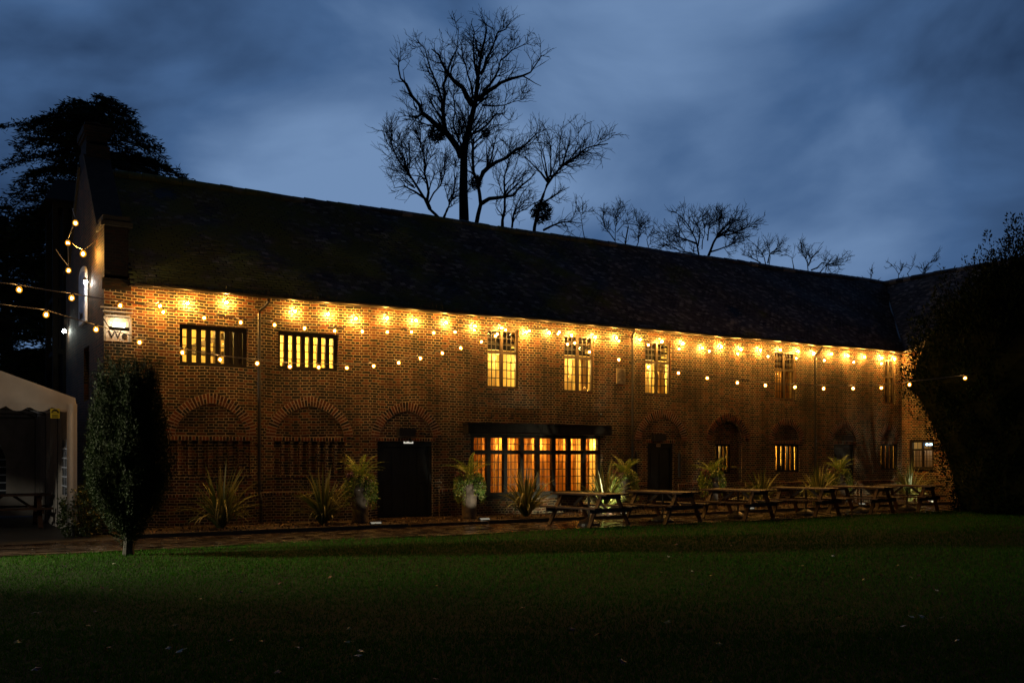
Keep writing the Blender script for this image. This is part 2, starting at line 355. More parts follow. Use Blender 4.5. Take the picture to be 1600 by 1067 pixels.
def tilemat():
    m, N, L, b = newmat('clay_tiles')
    g = N.new('ShaderNodeNewGeometry'); r_ = N.new('ShaderNodeValToRGB'); E = r_.color_ramp.elements
    E[0].color = (.03, .027, .026, 1); E[1].color = (.30, .28, .26, 1); q = E.new(.75); q.color = (.10, .086, .08, 1)
    L.new(g.outputs['Random Per Island'], r_.inputs[0])
    tcn = N.new('ShaderNodeTexCoord'); nz = N.new('ShaderNodeTexNoise'); nz.inputs['Scale'].default_value = .7; nz.inputs['Detail'].default_value = 8; nz.inputs['Roughness'].default_value = .65
    L.new(tcn.outputs['Object'], nz.inputs['Vector'])
    sp = N.new('ShaderNodeSeparateXYZ'); L.new(tcn.outputs['Object'], sp.inputs[0])
    mrx = N.new('ShaderNodeMapRange'); mrx.inputs['From Min'].default_value = 2; mrx.inputs['From Max'].default_value = 22; mrx.inputs['To Min'].default_value = .12; mrx.inputs['To Max'].default_value = -.12
    L.new(sp.outputs['X'], mrx.inputs['Value'])
    aa = N.new('ShaderNodeMath'); aa.operation = 'ADD'; L.new(nz.outputs[0], aa.inputs[0]); L.new(mrx.outputs[0], aa.inputs[1])
    mf = N.new('ShaderNodeMapRange'); mf.inputs['From Min'].default_value = .46; mf.inputs['From Max'].default_value = .62; L.new(aa.outputs[0], mf.inputs['Value'])
    mx = N.new('ShaderNodeMixRGB'); L.new(mf.outputs[0], mx.inputs[0]); L.new(r_.outputs[0], mx.inputs[1]); mx.inputs[2].default_value = (.12, .14, .04, 1)
    L.new(mx.outputs[0], b.inputs['Base Color'])
    mr_ = N.new('ShaderNodeMapRange'); mr_.inputs['To Min'].default_value = .36; mr_.inputs['To Max'].default_value = .95; L.new(mf.outputs[0], mr_.inputs['Value']); L.new(mr_.outputs[0], b.inputs['Roughness'])
    b.inputs['Specular IOR Level'].default_value = .5
    nb = N.new('ShaderNodeTexNoise'); nb.inputs['Scale'].default_value = 25; L.new(tcn.outputs['Object'], nb.inputs['Vector'])
    bn = N.new('ShaderNodeBump'); bn.inputs['Strength'].default_value = .5; bn.inputs['Distance'].default_value = .01; L.new(nb.outputs[0], bn.inputs['Height']); L.new(bn.outputs[0], b.inputs['Normal'])
    return m
M_tile = tilemat()
WARM = (1.0, .50, .13)
M_bulb_big = emis('eave_bulb_glow', (1.0, .50, .10), 7600, 'FRONT')
M_bulb = emis('festoon_bulb_glow', (1.0, .54, .16), 560, 'FRONT')
def envelope(name, col, st, tr):
    m = emis(name, col, st, 'NONE'); N = m.node_tree.nodes; L = m.node_tree.links
    t = N.new('ShaderNodeBsdfTransparent'); t.inputs[0].default_value = (1, .93, .8, 1); mx = N.new('ShaderNodeMixShader'); mx.inputs[0].default_value = tr
    e = [n for n in N if n.type == 'EMISSION'][0]; o = [n for n in N if n.type == 'OUTPUT_MATERIAL'][0]
    L.new(e.outputs[0], mx.inputs[1]); L.new(t.outputs[0], mx.inputs[2]); L.new(mx.outputs[0], o.inputs[0]); return m
M_env = envelope('bulb_halo_glass', (1.0, .38, .02), 1.5, .42)  # orange emission on the globe imitates a halo round the filament
M_lampwhite = emis('white_lamp_glow', (1.0, .93, .80), 300, 'FRONT')
M_lampoff = pbr('unlit_glass', (.35, .33, .28), rough=.2)

# ================================================================== SETTING: ground, lawn, path, bed
g = MB(); g.face([(-400, -300, -.03), (500, -300, -.03), (500, 500, -.03), (-400, 500, -.03)])
tag(g.build('ground', M_soil), kind='structure')
PY0, PY1 = -4.85, -2.45      # flagstone path
lw = MB()
nx, ny = 120, 60
for i in range(nx):
    for j in range(ny):
        x0, x1 = -35+75*i/nx, -35+75*(i+1)/nx; y0, y1 = -34+(PY0+34)*j/ny, -34+(PY0+34)*(j+1)/ny
        h = lambda x, y: .012*math.sin(x*1.3+.6*y)+.012*math.sin(y*1.9-x*.7)-.008
        lw.face([(x0, y0, h(x0, y0)), (x1, y0, h(x1, y0)), (x1, y1, h(x1, y1)), (x0, y1, h(x0, y1))])
tag(lw.build('lawn', M_soil), kind='structure')
# flagstones, each a real slab; all one paved surface
M_flag = pbr('wet_flagstone', (.014, .010, .008), (.052, .036, .026), scale=3.5, rough=.10, rough2=.36, island=True, bump=.06, bscale=9)
M_joint = pbr('path_bed', (.02, .017, .013), (.06, .05, .035), scale=12, rough=.8)
pv = MB(); pv.face([(-14, PY0, -.012), (34, PY0, -.012), (34, PY1+.02, -.012), (-14, PY1+.02, -.012)], mi=1)
y = PY0+.01
for hh in (.42, .55, .38, .6, .42):
    x = -14+random.random()*.4
    while x < 34:
        wd = random.choice((.45, .6, .75, .9, .55)); zt = random.uniform(-.004, .01); j = .012
        if y+hh > PY1+.02: break
        t1, t2 = random.uniform(-.006, .006), random.uniform(-.006, .006)
        if random.random() < .3:
            cuts = [(x, x+wd, y, y+hh*.5), (x, x+wd, y+hh*.5, y+hh)]
        else: cuts = [(x, x+wd, y, y+hh)]
        for (a, b_, c_, d_) in cuts:
            a += j; b_ -= j; c_ += j; d_ -= j; zt = random.uniform(-.003, .009)
            q = [(a, c_, zt+t1), (b_, c_, zt+t2), (b_, d_, zt-t1), (a, d_, zt-t2)]
            pv.face(q)
            lo = [(p[0], p[1], -.011) for p in q]
            for k in range(4):
                k2 = (k+1) % 4; pv.face([lo[k], lo[k2], q[k2], q[k]])
        x += wd
    y += hh
tag(pv.build('path', [M_flag, M_joint]), kind='structure')
# paving under the marquee and beside the gable
pt = MB(); pt.face([(-14, PY1+.03, -.006), (-.02, PY1+.03, -.006), (-.02, 12, -.006), (-14, 12, -.006)])
tag(pt.build('yard_paving', pbr('yard_paving', (.004, .004, .0035), (.010, .009, .008), scale=2, rough=.6, bump=.03)), kind='structure')
# mulch bed
bd = MB()
for i in range(270):
    x0 = i*.1; x1 = x0+.1
    for j in range(12):
        y0 = PY1+.08+(2.35)*j/12; y1 = PY1+.08+2.35*(j+1)/12
        hb = lambda x, yy: .035+.025*math.sin(x*2.3)*math.sin(yy*3.1)+.012*math.sin(x*9+yy*7)
        bd.face([(x0, y0, hb(x0, y0)), (x1, y0, hb(x1, y0)), (x1, y1, hb(x1, y1)), (x0, y1, hb(x0, y1))])
tag(bd.build('planting_bed', M_mulch), kind='structure')
kb = MB()
for a, b_ in ((.0, 6.2), (8.35, 15.0), (16.4, 23.4), (24.7, 27.1)): kb.box(a, b_, PY1+.025, PY1+.075, -.02, .085)
tag(kb.build('kerb', M_kerb), kind='structure')
st = MB()
for a, b_ in ((6.25, 8.3), (15.05, 16.35), (23.45, 24.65)): st.box(a, b_, PY1+.03, -.07, -.02, .068)
tag(st.build('door_paving', M_flag), kind='structure')
# bark chips
n = 5200
c = np.stack([rng.uniform(.3, 27, n), rng.uniform(PY1+.1, -.1, n), rng.uniform(.045, .075, n)], 1)
def quads(c, ax, up, ln, wd):
    ax = ax/np.linalg.norm(ax, axis=1, keepdims=True)
    s_ = np.cross(ax, up); s_ /= (np.linalg.norm(s_, axis=1, keepdims=True)+1e-9)
    ln = np.asarray(ln).reshape(-1, 1); wd = np.asarray(wd).reshape(-1, 1)
    V = np.stack([c, c+ax*ln*.45+s_*wd*.5, c+ax*ln, c+ax*ln*.45-s_*wd*.5], 1).reshape(-1, 3)
    F = np.arange(len(c)*4).reshape(-1, 4)
    return V, F
ax = rng.normal(size=(n, 3))*[1, 1, .25]; up = rng.normal(size=(n, 3))*[.3, .3, 1]
V, F = quads(c, ax, up, rng.uniform(.03, .09, n), rng.uniform(.02, .05, n))
tag(arr_mesh('bark_chips', V, F, M_chip), kind='stuff', label='scattered bark chips and dead leaves on the planting bed', cat='bark chips')
# grass
M_grass = leafmat('grass', [(.008, .040, .002), (.015, .066, .003), (.023, .084, .004), (.033, .090, .005)], rough=.75, trans=.3, spec=.06)
def grass():
    Cs = []; Ls = []
    for (d0, d1, dens) in ((4.5, 9, 2300), (9, 13, 1300), (13, 18, 850), (18, 30, 330)):
        hw = .66
        area = (d1*d1-d0*d0)*hw
        k = int(area*dens)
        d = np.sqrt(rng.uniform(d0*d0, d1*d1, k)); a = rng.uniform(-hw, hw, k)*d
        X = EYE.x+a*cY+d*sY; Y = EYE.y-a*sY+d*cY
        ok = (Y < PY0+.03+.02*np.sin(X*7))
        Cs.append(np.stack([X[ok], Y[ok]], 1)); Ls.append(np.full(ok.sum(), 1+ (d0 > 12)*.2+(d0 > 17)*.4))
    C = np.concatenate(Cs); sc_ = np.concatenate(Ls); k = len(C)
    pat = .8+.35*np.sin(C[:, 0]*2.1+1.7*np.sin(C[:, 1]*1.3))*np.sin(C[:, 1]*2.7+C[:, 0])
    h = rng.uniform(.016, .042, k)*(.75+.3*pat)*sc_; wd = rng.uniform(.0035, .007, k)*sc_
    z = .012*np.sin(C[:, 0]*1.3+.6*C[:, 1])+.012*np.sin(C[:, 1]*1.9-C[:, 0]*.7)-.012
    th = rng.uniform(0, 2*np.pi, k); ln = rng.uniform(0, .9, k)*h
    lth = rng.uniform(0, 2*np.pi, k)
    b0 = np.stack([C[:, 0]-np.cos(th)*wd, C[:, 1]-np.sin(th)*wd, z], 1)
    b1 = np.stack([C[:, 0]+np.cos(th)*wd, C[:, 1]+np.sin(th)*wd, z], 1)
    t = np.stack([C[:, 0]+np.cos(lth)*ln, C[:, 1]+np.sin(lth)*ln, z+h], 1)
    V = np.stack([b0, b1, t], 1).reshape(-1, 3); F = np.arange(k*3).reshape(-1, 3)
    o = arr_mesh('grass', V, F, M_grass)
    tag(o, 'short damp green grass covering the lawn', 'grass', kind='stuff')
grass()

# ================================================================== BARN
LEN = 27.2; WID = 6.8; EAVE = 5.60; RZ = 8.82; EZ = 5.43
barn = empty('brick_barn', (0, 0, 0), 0, 'long two storey old red brick barn with blind arches and a steep tiled roof', 'building')
def rect(u0, u1, z0, z1): return [(u0, z0), (u1, z0), (u1, z1), (u0, z1)]
def archpoly(u0, u1, zs, zt, zb, n=18, pt=.16):
    """outline: up from zb, arch from spring zs to crown zt, slight point"""
    c = (u0+u1)/2; a = (u1-u0)/2; P = [(u0, zb), (u1, zb)]
    for i in range(n+1):
        t = 1-2*i/n; zz = (1-pt)*math.sqrt(max(0, 1-t*t))+pt*(1-abs(t))
        P.append((c+a*t, zs+(zt-zs)*zz))
    Q = [P[0]]
    for p in P[1:]:
        if abs(p[0]-Q[-1][0])+abs(p[1]-Q[-1][1]) > 1e-5: Q.append(p)
    if abs(Q[-1][0]-Q[0][0])+abs(Q[-1][1]-Q[0][1]) < 1e-5: Q.pop()
    return Q
def panel(mb, outer, holes, y, depths=(), flip=False):
    loops = [[Vector((p[0], p[1], 0)) for p in lp] for lp in [outer]+holes]
    flat = [p for lp in loops for p in lp]
    for tri in tessellate_polygon(loops):
        P = [flat[i] for i in tri]
        nrm = (P[1]-P[0]).cross(P[2]-P[0]).z
        if abs(nrm) < 1e-9: continue
        if nrm < 0: P = P[::-1]
        mb.face([(p.x, y, p.y) for p in P], [(p.x, p.y) for p in P])
    for lp, d in zip(holes, depths):
        s_ = 0
        for i in range(len(lp)):
            a, b_ = lp[i], lp[(i+1) % len(lp)]; l = math.hypot(b_[0]-a[0], b_[1]-a[1])
            horiz = abs(b_[1]-a[1]) < abs(b_[0]-a[0])
            if horiz: uv = [(a[0], 0), (b_[0], 0), (b_[0], d), (a[0], d)]
            else: uv = [(0, a[1]), (0, b_[1]), (d, b_[1]), (d, a[1])]
            mb.face([(a[0], y, a[1]), (b_[0], y, b_[1]), (b_[0], y+d, b_[1]), (a[0], y+d, a[1])], uv)
            s_ += l
# opening data (facade coordinates)
W12 = [(1.6, 3.17, 3.72, 4.66), (3.89, 5.43, 3.74, 4.66)]
TALL = [(9.67, 10.69, 3.50, 5.12), (12.2, 13.26, 3.48, 5.12), (15.16, 16.19, 3.50, 5.12), (20.66, 21.66, 3.52, 5.14), (26.2, 26.82, 3.54, 5.14)]
BIG = (9.16, 13.49, .55, 2.24)
DOORS = [(6.46, 8.02, .05, 2.02), (15.25, 16.27, .05, 2.03), (23.53, 24.59, .05, 2.05)]
G6 = (20.68, 21.82, 1.11, 2.04); G8 = (26.02, 26.98, 1.13, 2.08); G5 = (17.85, 18.79, 1.07, 2.03)
BL = [(1.36, 3.22, 1.13, 2.0), (3.78, 5.58, 1.13, 2.0)]
ARCH = [(1.26, 3.36, 2.12, 3.11), (3.58, 5.80, 2.12, 3.11), (6.28, 8.28, 2.12, 3.05), (14.78, 16.84, 2.15, 3.07), (20.38, 22.06, 2.15, 2.93), (23.2, 24.92, 2.18, 2.88), (25.85, 27.1, 2.18, 2.85)]
RW = .24   # ring width
holes = []; dep = []
for r_ in W12: holes.append(rect(*r_)); dep.append(.22)
for r_ in TALL: holes.append(rect(*r_)); dep.append(.16)
holes.append(rect(*BIG)); dep.append(.16)
for r_ in DOORS: holes.append(rect(r_[0], r_[1], .0, r_[3])); dep.append(.2)
for r_ in (G6, G8): holes.append(rect(*r_)); dep.append(.16)
for r_ in BL: holes.append(rect(*r_)); dep.append(.09)
inner = []
for (a, b_, zs, zt) in ARCH:
    p = archpoly(a+RW, b_-RW, zs+.02, zt-RW, zs+.015); inner.append(p); holes.append(p); dep.append(.035)
P5 = archpoly(17.98, 19.16, 2.15, 2.82, .82); holes.append(P5); dep.append(.24)
wall = MB()
panel(wall, [(0, 0)]+[(LEN, 0), (LEN, EAVE+.02), (0, EAVE+.02)], [h for h in holes], 0, dep)
# holes touching ground: door holes start at z=0 -> lift slightly
for p in inner: panel(wall, p, [], .035)
for r_ in BL: panel(wall, rect(*r_), [], .09)
panel(wall, P5, [rect(G5[0]+.15, G5[1]+.12, G5[2], G5[3])], .24, [.14])
wall_o = wall.build('front_wall', M_brick, barn)

def voussoirs(mb, mm, a, b_, zs, zt, width, y, n=None, pt=.16, proud=.007, legs=0):
    c = (a+b_)/2; A = (b_-a)/2; H = zt-zs
    def at(s, off):
        t = -math.cos(s*math.pi); aa = A-off; hh = H-off
        z = (1-pt)*math.sqrt(max(0, 1-t*t))+pt*(1-abs(t)); return (c+aa*t, zs+hh*z)
    S = [at(i/400, width/2) for i in range(401)]
    cum = [0]
    for i in range(400): cum.append(cum[-1]+math.dist(S[i], S[i+1]))
    k = int(cum[-1]/.078); prm = []
    j = 0
    for q in range(k+1):
        tg = cum[-1]*q/k
        while j < 399 and cum[j+1] < tg: j += 1
        prm.append((j+(tg-cum[j])/max(1e-6, cum[j+1]-cum[j]))/400)
    for q in range(k):
        s0, s1 = prm[q], prm[q+1]; g_ = (s1-s0)*.16
        split = random.choice((0, .5, .33, .66)) if width > .2 else 0
        offs = [(0.004, width-.004)] if not split else [(.004, width*split-.005), (width*split+.005, width-.004)]
        for o0, o1 in offs:
            P = [at(s0+g_, o0), at(s1-g_, o0), at(s1-g_, o1), at(s0+g_, o1)]
            yy = y-proud-random.uniform(0, .004)
            f = [(p[0], yy, p[1]) for p in P]; bk = [(p[0], y-.001, p[1]) for p in P]
            mb.face(f[::-1]); [mb.face([bk[i], bk[(i+1) % 4], f[(i+1) % 4], f[i]]) for i in range(4)]
        P = [at(s0, 0), at(s1, 0), at(s1, width), at(s0, width)]
        mm.face([(p[0], y-.004, p[1]) for p in P][::-1])
def soldier(mb, mm, u0, u1, z0, z1, y, proud=.012, step=.075):
    k = max(1, int((u1-u0)/step)); s_ = (u1-u0)/k
    for i in range(k):
        a = u0+i*s_+.009; b_ = u0+(i+1)*s_-.009; yy = y-proud*.6-random.uniform(0, .004)
        mb.box(a, b_, yy, y-.001, z0+.005, z1-.005)
    mm.face([(u0, y-.004, z0), (u1, y-.004, z0), (u1, y-.004, z1), (u0, y-.004, z1)])
for (a, b_, zs, zt) in ARCH:
    vb = MB(); vm = MB(); voussoirs(vb, vm, a, b_, zs, zt, RW, 0)
    o = vb.build('brick_arch', M_vous, barn); vm.build('mortar_bed', M_mortar, o)
vb = MB(); vm = MB(); voussoirs(vb, vm, 17.62, 19.5, 2.15, 3.02, .22, 0, proud=.02); voussoirs(vb, vm, 17.80, 19.34, 2.15, 2.88, .12, .03, proud=.012)
o = vb.build('brick_arch', M_vous, barn); vm.build('mortar_bed', M_mortar, o)
tag(o, 'deep double ringed brick arch around the recessed window')
# flat brick heads over openings
for (a, b_, z0, z1) in ((1.33, 3.26, 2.005, 2.105), (3.75, 5.62, 2.005, 2.105), (6.4, 8.1, 2.03, 2.11), (20.62, 21.9, 2.05, 2.15), (26.0, 27.0, 2.09, 2.17), (23.5, 24.65, 2.06, 2.16), (15.2, 16.35, 2.04, 2.14)):
    vb = MB(); vm = MB(); soldier(vb, vm, a, b_, z0, z1, 0); o = vb.build('flat_brick_head', M_vous, barn); vm.build('mortar_bed', M_mortar, o)
vb = MB(); vm = MB(); soldier(vb, vm, G5[0]+.1, G5[1]+.15, 2.04, 2.14, .24); o = vb.build('flat_brick_head', M_vous, barn); vm.build('mortar_bed', M_mortar, o)
# bricked-up mullioned windows
for (a, b_, z0, z1) in BL:
    mb = MB()
    for k in range(1, 8):
        cx = a+(b_-a)*k/8; mb.box(cx-.045, cx+.045, .012, .092, z0+.07, z1)
    mb.box(a, b_, -.02, .092, z0, z0+.065)
    mb.build('brick_mullions', M_brick, barn)
# plinth with moulded brick top
for a, b_ in ((0.0, 6.3), (8.2, 9.0), (13.65, 15.1), (16.45, 17.85), (19.3, 23.4), (24.75, LEN)):
    pl = MB(); pm = MB(); ps = MB()
    pl.box(a, b_, -.06, -.002, -.05, .70)
    soldier(ps, pm, a, b_, .702, .775, -.03, proud=.022)
    pm.box(a, b_, -.03, -.003, .70, .78)
    o = pl.build('plinth', M_brick, barn); ps.build('plinth_course', M_vous, o); pm.build('mortar_bed', M_mortar, o)
# eaves course
ev = MB(); ev.box(.52, LEN-.02, -.05, -.003, EAVE-.06, EAVE+.02); ev.build('eaves_course', M_brick, barn)

# gable wall (faces -X): local u runs from the far corner to the near corner
GR = R(-90)
def gx(px, py, X=0): p = pX(px, py, X); return (WID-p.y, p.z)
ga = MB()
gw0 = gx(124, 500); gw1 = gx(139, 575)
gz0, gz1 = 3.1, 4.25
gtop = RZ+.3
outer = [(0, 0), (WID, 0), (WID, 6.7), (WID-.75, 6.7), (WID/2+.55, gtop-.2), (WID/2-.55, gtop-.2), (.75, 6.7), (0, 6.7)]
gwin = rect(3.6, 4.5, 3.0, 4.3)
panel(ga, outer, [gwin], 0, [.2])
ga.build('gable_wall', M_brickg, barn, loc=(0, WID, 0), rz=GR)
gp = MB()   # parapet, its kneelers, its thickness
T = .5
def prism(mb, prof, x0, x1):
    """prof (y,z) polygon extruded in x"""
    n_ = len(prof)
    mb.face([(x1, p[0], p[1]) for p in prof], [(p[0], p[1]) for p in prof])
    for i in range(n_):
        a, b_ = prof[i], prof[(i+1) % n_]; l = math.dist(a, b_)
        vert = abs(b_[1]-a[1]) > abs(b_[0]-a[0])
        uv = [(x0, a[1]), (x1, a[1]), (x1, b_[1]), (x0, b_[1])] if vert else [(x0, a[0]), (x1, a[0]), (x1, b_[0]), (x0, b_[0])]
        mb.face([(x0, a[0], a[1]), (x1, a[0], a[1]), (x1, b_[0], b_[1]), (x0, b_[0], b_[1])], uv)
prof = [(0, 5.3), (0, 6.7), (.75, 6.7), (WID/2-.55, gtop-.2), (WID/2+.55, gtop-.2), (WID-.75, 6.7), (WID, 6.7), (WID, 5.3)]
prism(gp, prof, 0.0, T)
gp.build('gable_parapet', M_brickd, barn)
M_cop = pbr('mossy_coping', (.006, .006, .004), (.016, .015, .010), scale=5, rough=.9, bump=.1)
for yy in (0, WID):
    gc = MB()
    s_ = 1 if yy == 0 else -1
    ya, yb = sorted((yy-.07*s_, yy+.85*s_)); gc.box(-.07, T+.08, ya, yb, 6.702, 6.80); 
    ya, yb = sorted((yy-.03*s_, yy+.7*s_)); gc.box(-.03, T+.04, ya, yb, 6.803, 6.93)
    a = (.25, yy+.8*s_, 6.84); b_ = (.25, WID/2-.5*s_, gtop-.13); gc.bar(a, b_, T+.1, .10)
    gc.build('coping', M_cop, barn)
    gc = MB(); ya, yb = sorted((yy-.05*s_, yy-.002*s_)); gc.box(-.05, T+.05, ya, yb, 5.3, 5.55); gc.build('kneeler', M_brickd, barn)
# chimney
ch = MB(); cy0, cy1 = WID/2-.5, WID/2+.5
ch.box(-.002, T+.04, cy0-.12, cy1+.12, gtop-.35, gtop+.15); ch.box(.02, T, cy0, cy1, gtop+.15, 9.5)
ch.box(-.03, T+.05, cy0-.05, cy1+.05, 9.502, 9.58); ch.box(-.06, T+.09, cy0-.09, cy1+.09, 9.582, 9.74); ch.box(-.02, T+.04, cy0-.04, cy1+.04, 9.742, 9.82)
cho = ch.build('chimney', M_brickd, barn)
for yy in (WID/2-.22, WID/2+.22):
    cp = MB(); cp.lathe([(.11, 0), (.10, .06), (.12, .09), (.09, .10)], 14, (.26, yy, 9.82))
    cp.build('chimney_pot', M_stone, cho)
# other walls
bw_ = MB(); bw_.face([(LEN, WID, 0), (0, WID, 0), (0, WID, EAVE), (LEN, WID, EAVE)], [(LEN, 0), (0, 0), (0, EAVE), (LEN, EAVE)])
bw_.build('rear_wall', M_brick, barn)
# wing on the right: facing wall X = LEN
WL = 9.0
wg = MB(); WWIN = None
a0 = pX(1421, 687, LEN); a1 = pX(1459, 687, LEN); zz0 = pX(1440, 733, LEN).z; zz1 = pX(1440, 687, LEN).z
WWIN = (-a0.y, -a1.y, zz0, zz1)
panel(wg, rect(0, WL, 0, EAVE+.02), [rect(*WWIN)], 0, [.16])
wg.build('wing_wall', M_brick, barn, loc=(LEN, 0, 0), rz=GR)
we = MB(); we.face([(LEN, -WL, 0), (LEN+WID, -WL, 0), (LEN+WID, -WL, EAVE), (LEN, -WL, EAVE)], [(0, 0), (WID, 0), (WID, EAVE), (0, EAVE)])
we.face([(LEN, -WL, EAVE), (LEN+WID, -WL, EAVE), (LEN+WID/2, -WL, RZ)], [(0, EAVE), (WID, EAVE), (WID/2, RZ)])
we.face([(LEN+WID, -WL, 0), (LEN+WID, WID, 0), (LEN+WID, WID, EAVE), (LEN+WID, -WL, EAVE)], [(0, 0), (16, 0), (16, EAVE), (0, EAVE)])
we.face([(LEN+WID, WID, 0), (LEN, WID, 0), (LEN, WID, EAVE), (LEN+WID, WID, EAVE)], [(0, 0), (WID, 0), (WID, EAVE), (0, EAVE)])
we.build('wing_end_wall', M_brick, barn)

# ---------------- roof: individual tiles
def roof_slope(org, U, S, Ln, SL, keep, name):
    """org eave start, U unit along, S unit up slope"""
    U = np.array(U, float); S = np.array(S, float); Nn = np.cross(U, S)
    if Nn[2] < 0: Nn = -Nn
    org = np.array(org, float); gauge = .1; wt = .165
    nr = int(SL/gauge); nc = int(Ln/wt)
    V = []; F = []
    r, cidx = np.meshgrid(np.arange(nr), np.arange(nc), indexing='ij'); r = r.ravel(); cidx = cidx.ravel()
    u0 = (cidx+.5*(r % 2))*wt; s0 = r*gauge
    keepm = keep(u0+wt/2, s0); u0 = u0[keepm]; s0 = s0[keepm]; k = len(u0)
    sag = .035*np.sin(u0*.55+.7)*np.sin(s0*1.1)+.02*np.sin(u0*1.7+s0*2)+.012*np.sin(u0*4.1-s0*3)
    ju = rng.normal(0, .006, k); js = rng.normal(0, .007, k); lift = np.abs(rng.normal(0, .006, k)); tw = rng.normal(0, .004, k)
    def P(du, ds, dn):
        return org+(u0+ju+du)[:, None]*U+(s0+js+ds)[:, None]*S+(sag+dn)[:, None]*Nn
    g_ = .004
    a = P(g_, -.02, .030+lift+tw); b_ = P(wt-g_, -.02, .030+lift-tw); c_ = P(wt-g_, .115, .012+0*u0); d = P(g_, .115, .012+0*u0)
    a2 = P(g_, -.02, .012+lift+tw); b2 = P(wt-g_, -.02, .012+lift-tw)
    V = np.stack([a, b_, c_, d, a2, b2], 1).reshape(-1, 3); i = np.arange(k)*6
    F = np.concatenate([np.stack([i, i+1, i+2, i+3], 1), np.stack([i+4, i+5, i+1, i], 1)])
    return arr_mesh(name, V, F, M_tile, barn)
run = WID/2; OV = .25; rise = (RZ-.06-EZ)*run/(run+OV); sl = math.hypot(run, rise); sy_, sz_ = run/sl, rise/sl
ez = EZ; SLN = sl*(run+OV)/run
ro = roof_slope((.5, -OV, ez), (1, 0, 0), (0, sy_, sz_), LEN+3.5, SLN, lambda u, s: (u+.5) < LEN+(-OV+s*sy_)+.05, 'roof_tiles')
wo = roof_slope((LEN-OV, -WL-.2, ez), (0, 1, 0), (sy_, 0, sz_), WL+.2+3.5, SLN, lambda u, s: (u-WL-.2) < (-OV+s*sy_)+.05, 'wing_roof_tiles')
rb = MB()  # boarding under tiles and the rear slopes
rb.face([(.5, -OV+.03, ez-.01), (LEN-OV, -OV+.03, ez-.01), (LEN+run, run, RZ-.1), (.5, run, RZ-.1)])
rb.face([(LEN+run, run, RZ-.08), (.5, run, RZ-.08), (.5, WID+OV, ez), (LEN+WID, WID+OV, ez)])
rb.face([(LEN-OV+.03, -OV, ez-.012), (LEN-OV+.03, -WL-.2, ez-.012), (LEN+run, -WL-.2, RZ-.1), (LEN+run, run, RZ-.1)])
rb.face([(LEN+run, -WL-.2, RZ-.08), (LEN+WID+OV, -WL-.2, ez), (LEN+WID+OV, WID+OV, ez), (LEN+run, run, RZ-.08)])
rb.face([(.5, -OV, ez-.03), (LEN, -OV, ez-.03), (LEN, .1, ez-.03+.0), (.5, .1, ez-.03)])
rb.build('roof_boarding', M_timber, barn)
def ridge(p0, p1, name):
    m = MB(); p0 = Vector(p0); p1 = Vector(p1); d = p1-p0; k = int(d.length/.33)
    for i in range(k):
        a = p0+d*(i/k); b_ = p0+d*((i+.97)/k); off = Vector((0, 0, random.uniform(-.008, .012)+.02*math.sin(i*.31)+.012*math.sin(i*.09)))
        m.tube([a+off, b_+off], [.115, .108], 8)
    return m.build(name, M_tile, barn)
ridge((.4, run, RZ-.04), (LEN+run, run, RZ-.04), 'ridge_tiles'); ridge((LEN+run, run, RZ-.04), (LEN+run, -WL, RZ-.04), 'wing_ridge_tiles')
m = MB(); m.tube([(LEN-OV, -OV, ez+.03), (LEN+run, run, RZ-.03)], .035, 5); m.build('valley', M_tile, barn)
# gutters, with moss, leaves and weeds in them
gt = MB()
def gutter(a, b_, inw):
    a = Vector(a); b_ = Vector(b_); n_ = 9; inw = Vector(inw); r0 = .058
    prevs = None; segs = 40
    for s_ in range(segs+1):
        p = a.lerp(b_, s_/segs)+Vector((0, 0, .012*math.sin(s_*.9)))
        ring = [p+inw*(-math.cos(math.pi*k/(n_-1))*r0)+Vector((0, 0, -math.sin(math.pi*k/(n_-1))*r0)) for k in range(n_)]
        if prevs:
            for k in range(n_-1): gt.face([prevs[k], prevs[k+1], ring[k+1], ring[k]])
        prevs = ring
gutter((.55, -OV-.05, ez+.0), (LEN-OV, -OV-.05, ez+.0), (0, 1, 0)); gutter((LEN-OV-.05, -OV, ez), (LEN-OV-.05, -WL, ez), (1, 0, 0))
gto = gt.build('gutter', M_pipe, barn)
k = 2600; c = np.stack([rng.uniform(.6, LEN-.3, k), rng.uniform(-OV-.10, -OV+.0, k), ez+rng.uniform(-.01, .04, k)], 1)
ax = rng.normal(size=(k, 3))*[1, .5, .6]+[0, 0, .35]; up = rng.normal(size=(k, 3))
V1, F1 = quads(c, ax, up, rng.uniform(.02, .07, k), rng.uniform(.01, .035, k))
k = 420; cl = rng.uniform(.8, LEN-.6, 45); c = np.stack([cl[rng.integers(0, 45, k)]+rng.normal(0, .14, k), rng.uniform(-OV-.08, -OV, k), np.full(k, ez+.0)], 1)
ax = rng.normal(size=(k, 3))*[.5, .4, .2]+[0, 0, 1]; up = rng.normal(size=(k, 3))
V2, F2 = quads(c, ax, up, rng.uniform(.08, .30, k), rng.uniform(.006, .014, k))
mo = arr_mesh('gutter_moss', np.concatenate([V1, V2]), np.concatenate([F1, F2+len(V1)]), leafmat('moss_and_leaves', [(.03, .03, .01), (.06, .055, .02), (.10, .06, .025), (.05, .03, .015)], trans=.1), barn)
tag(mo, kind='stuff')
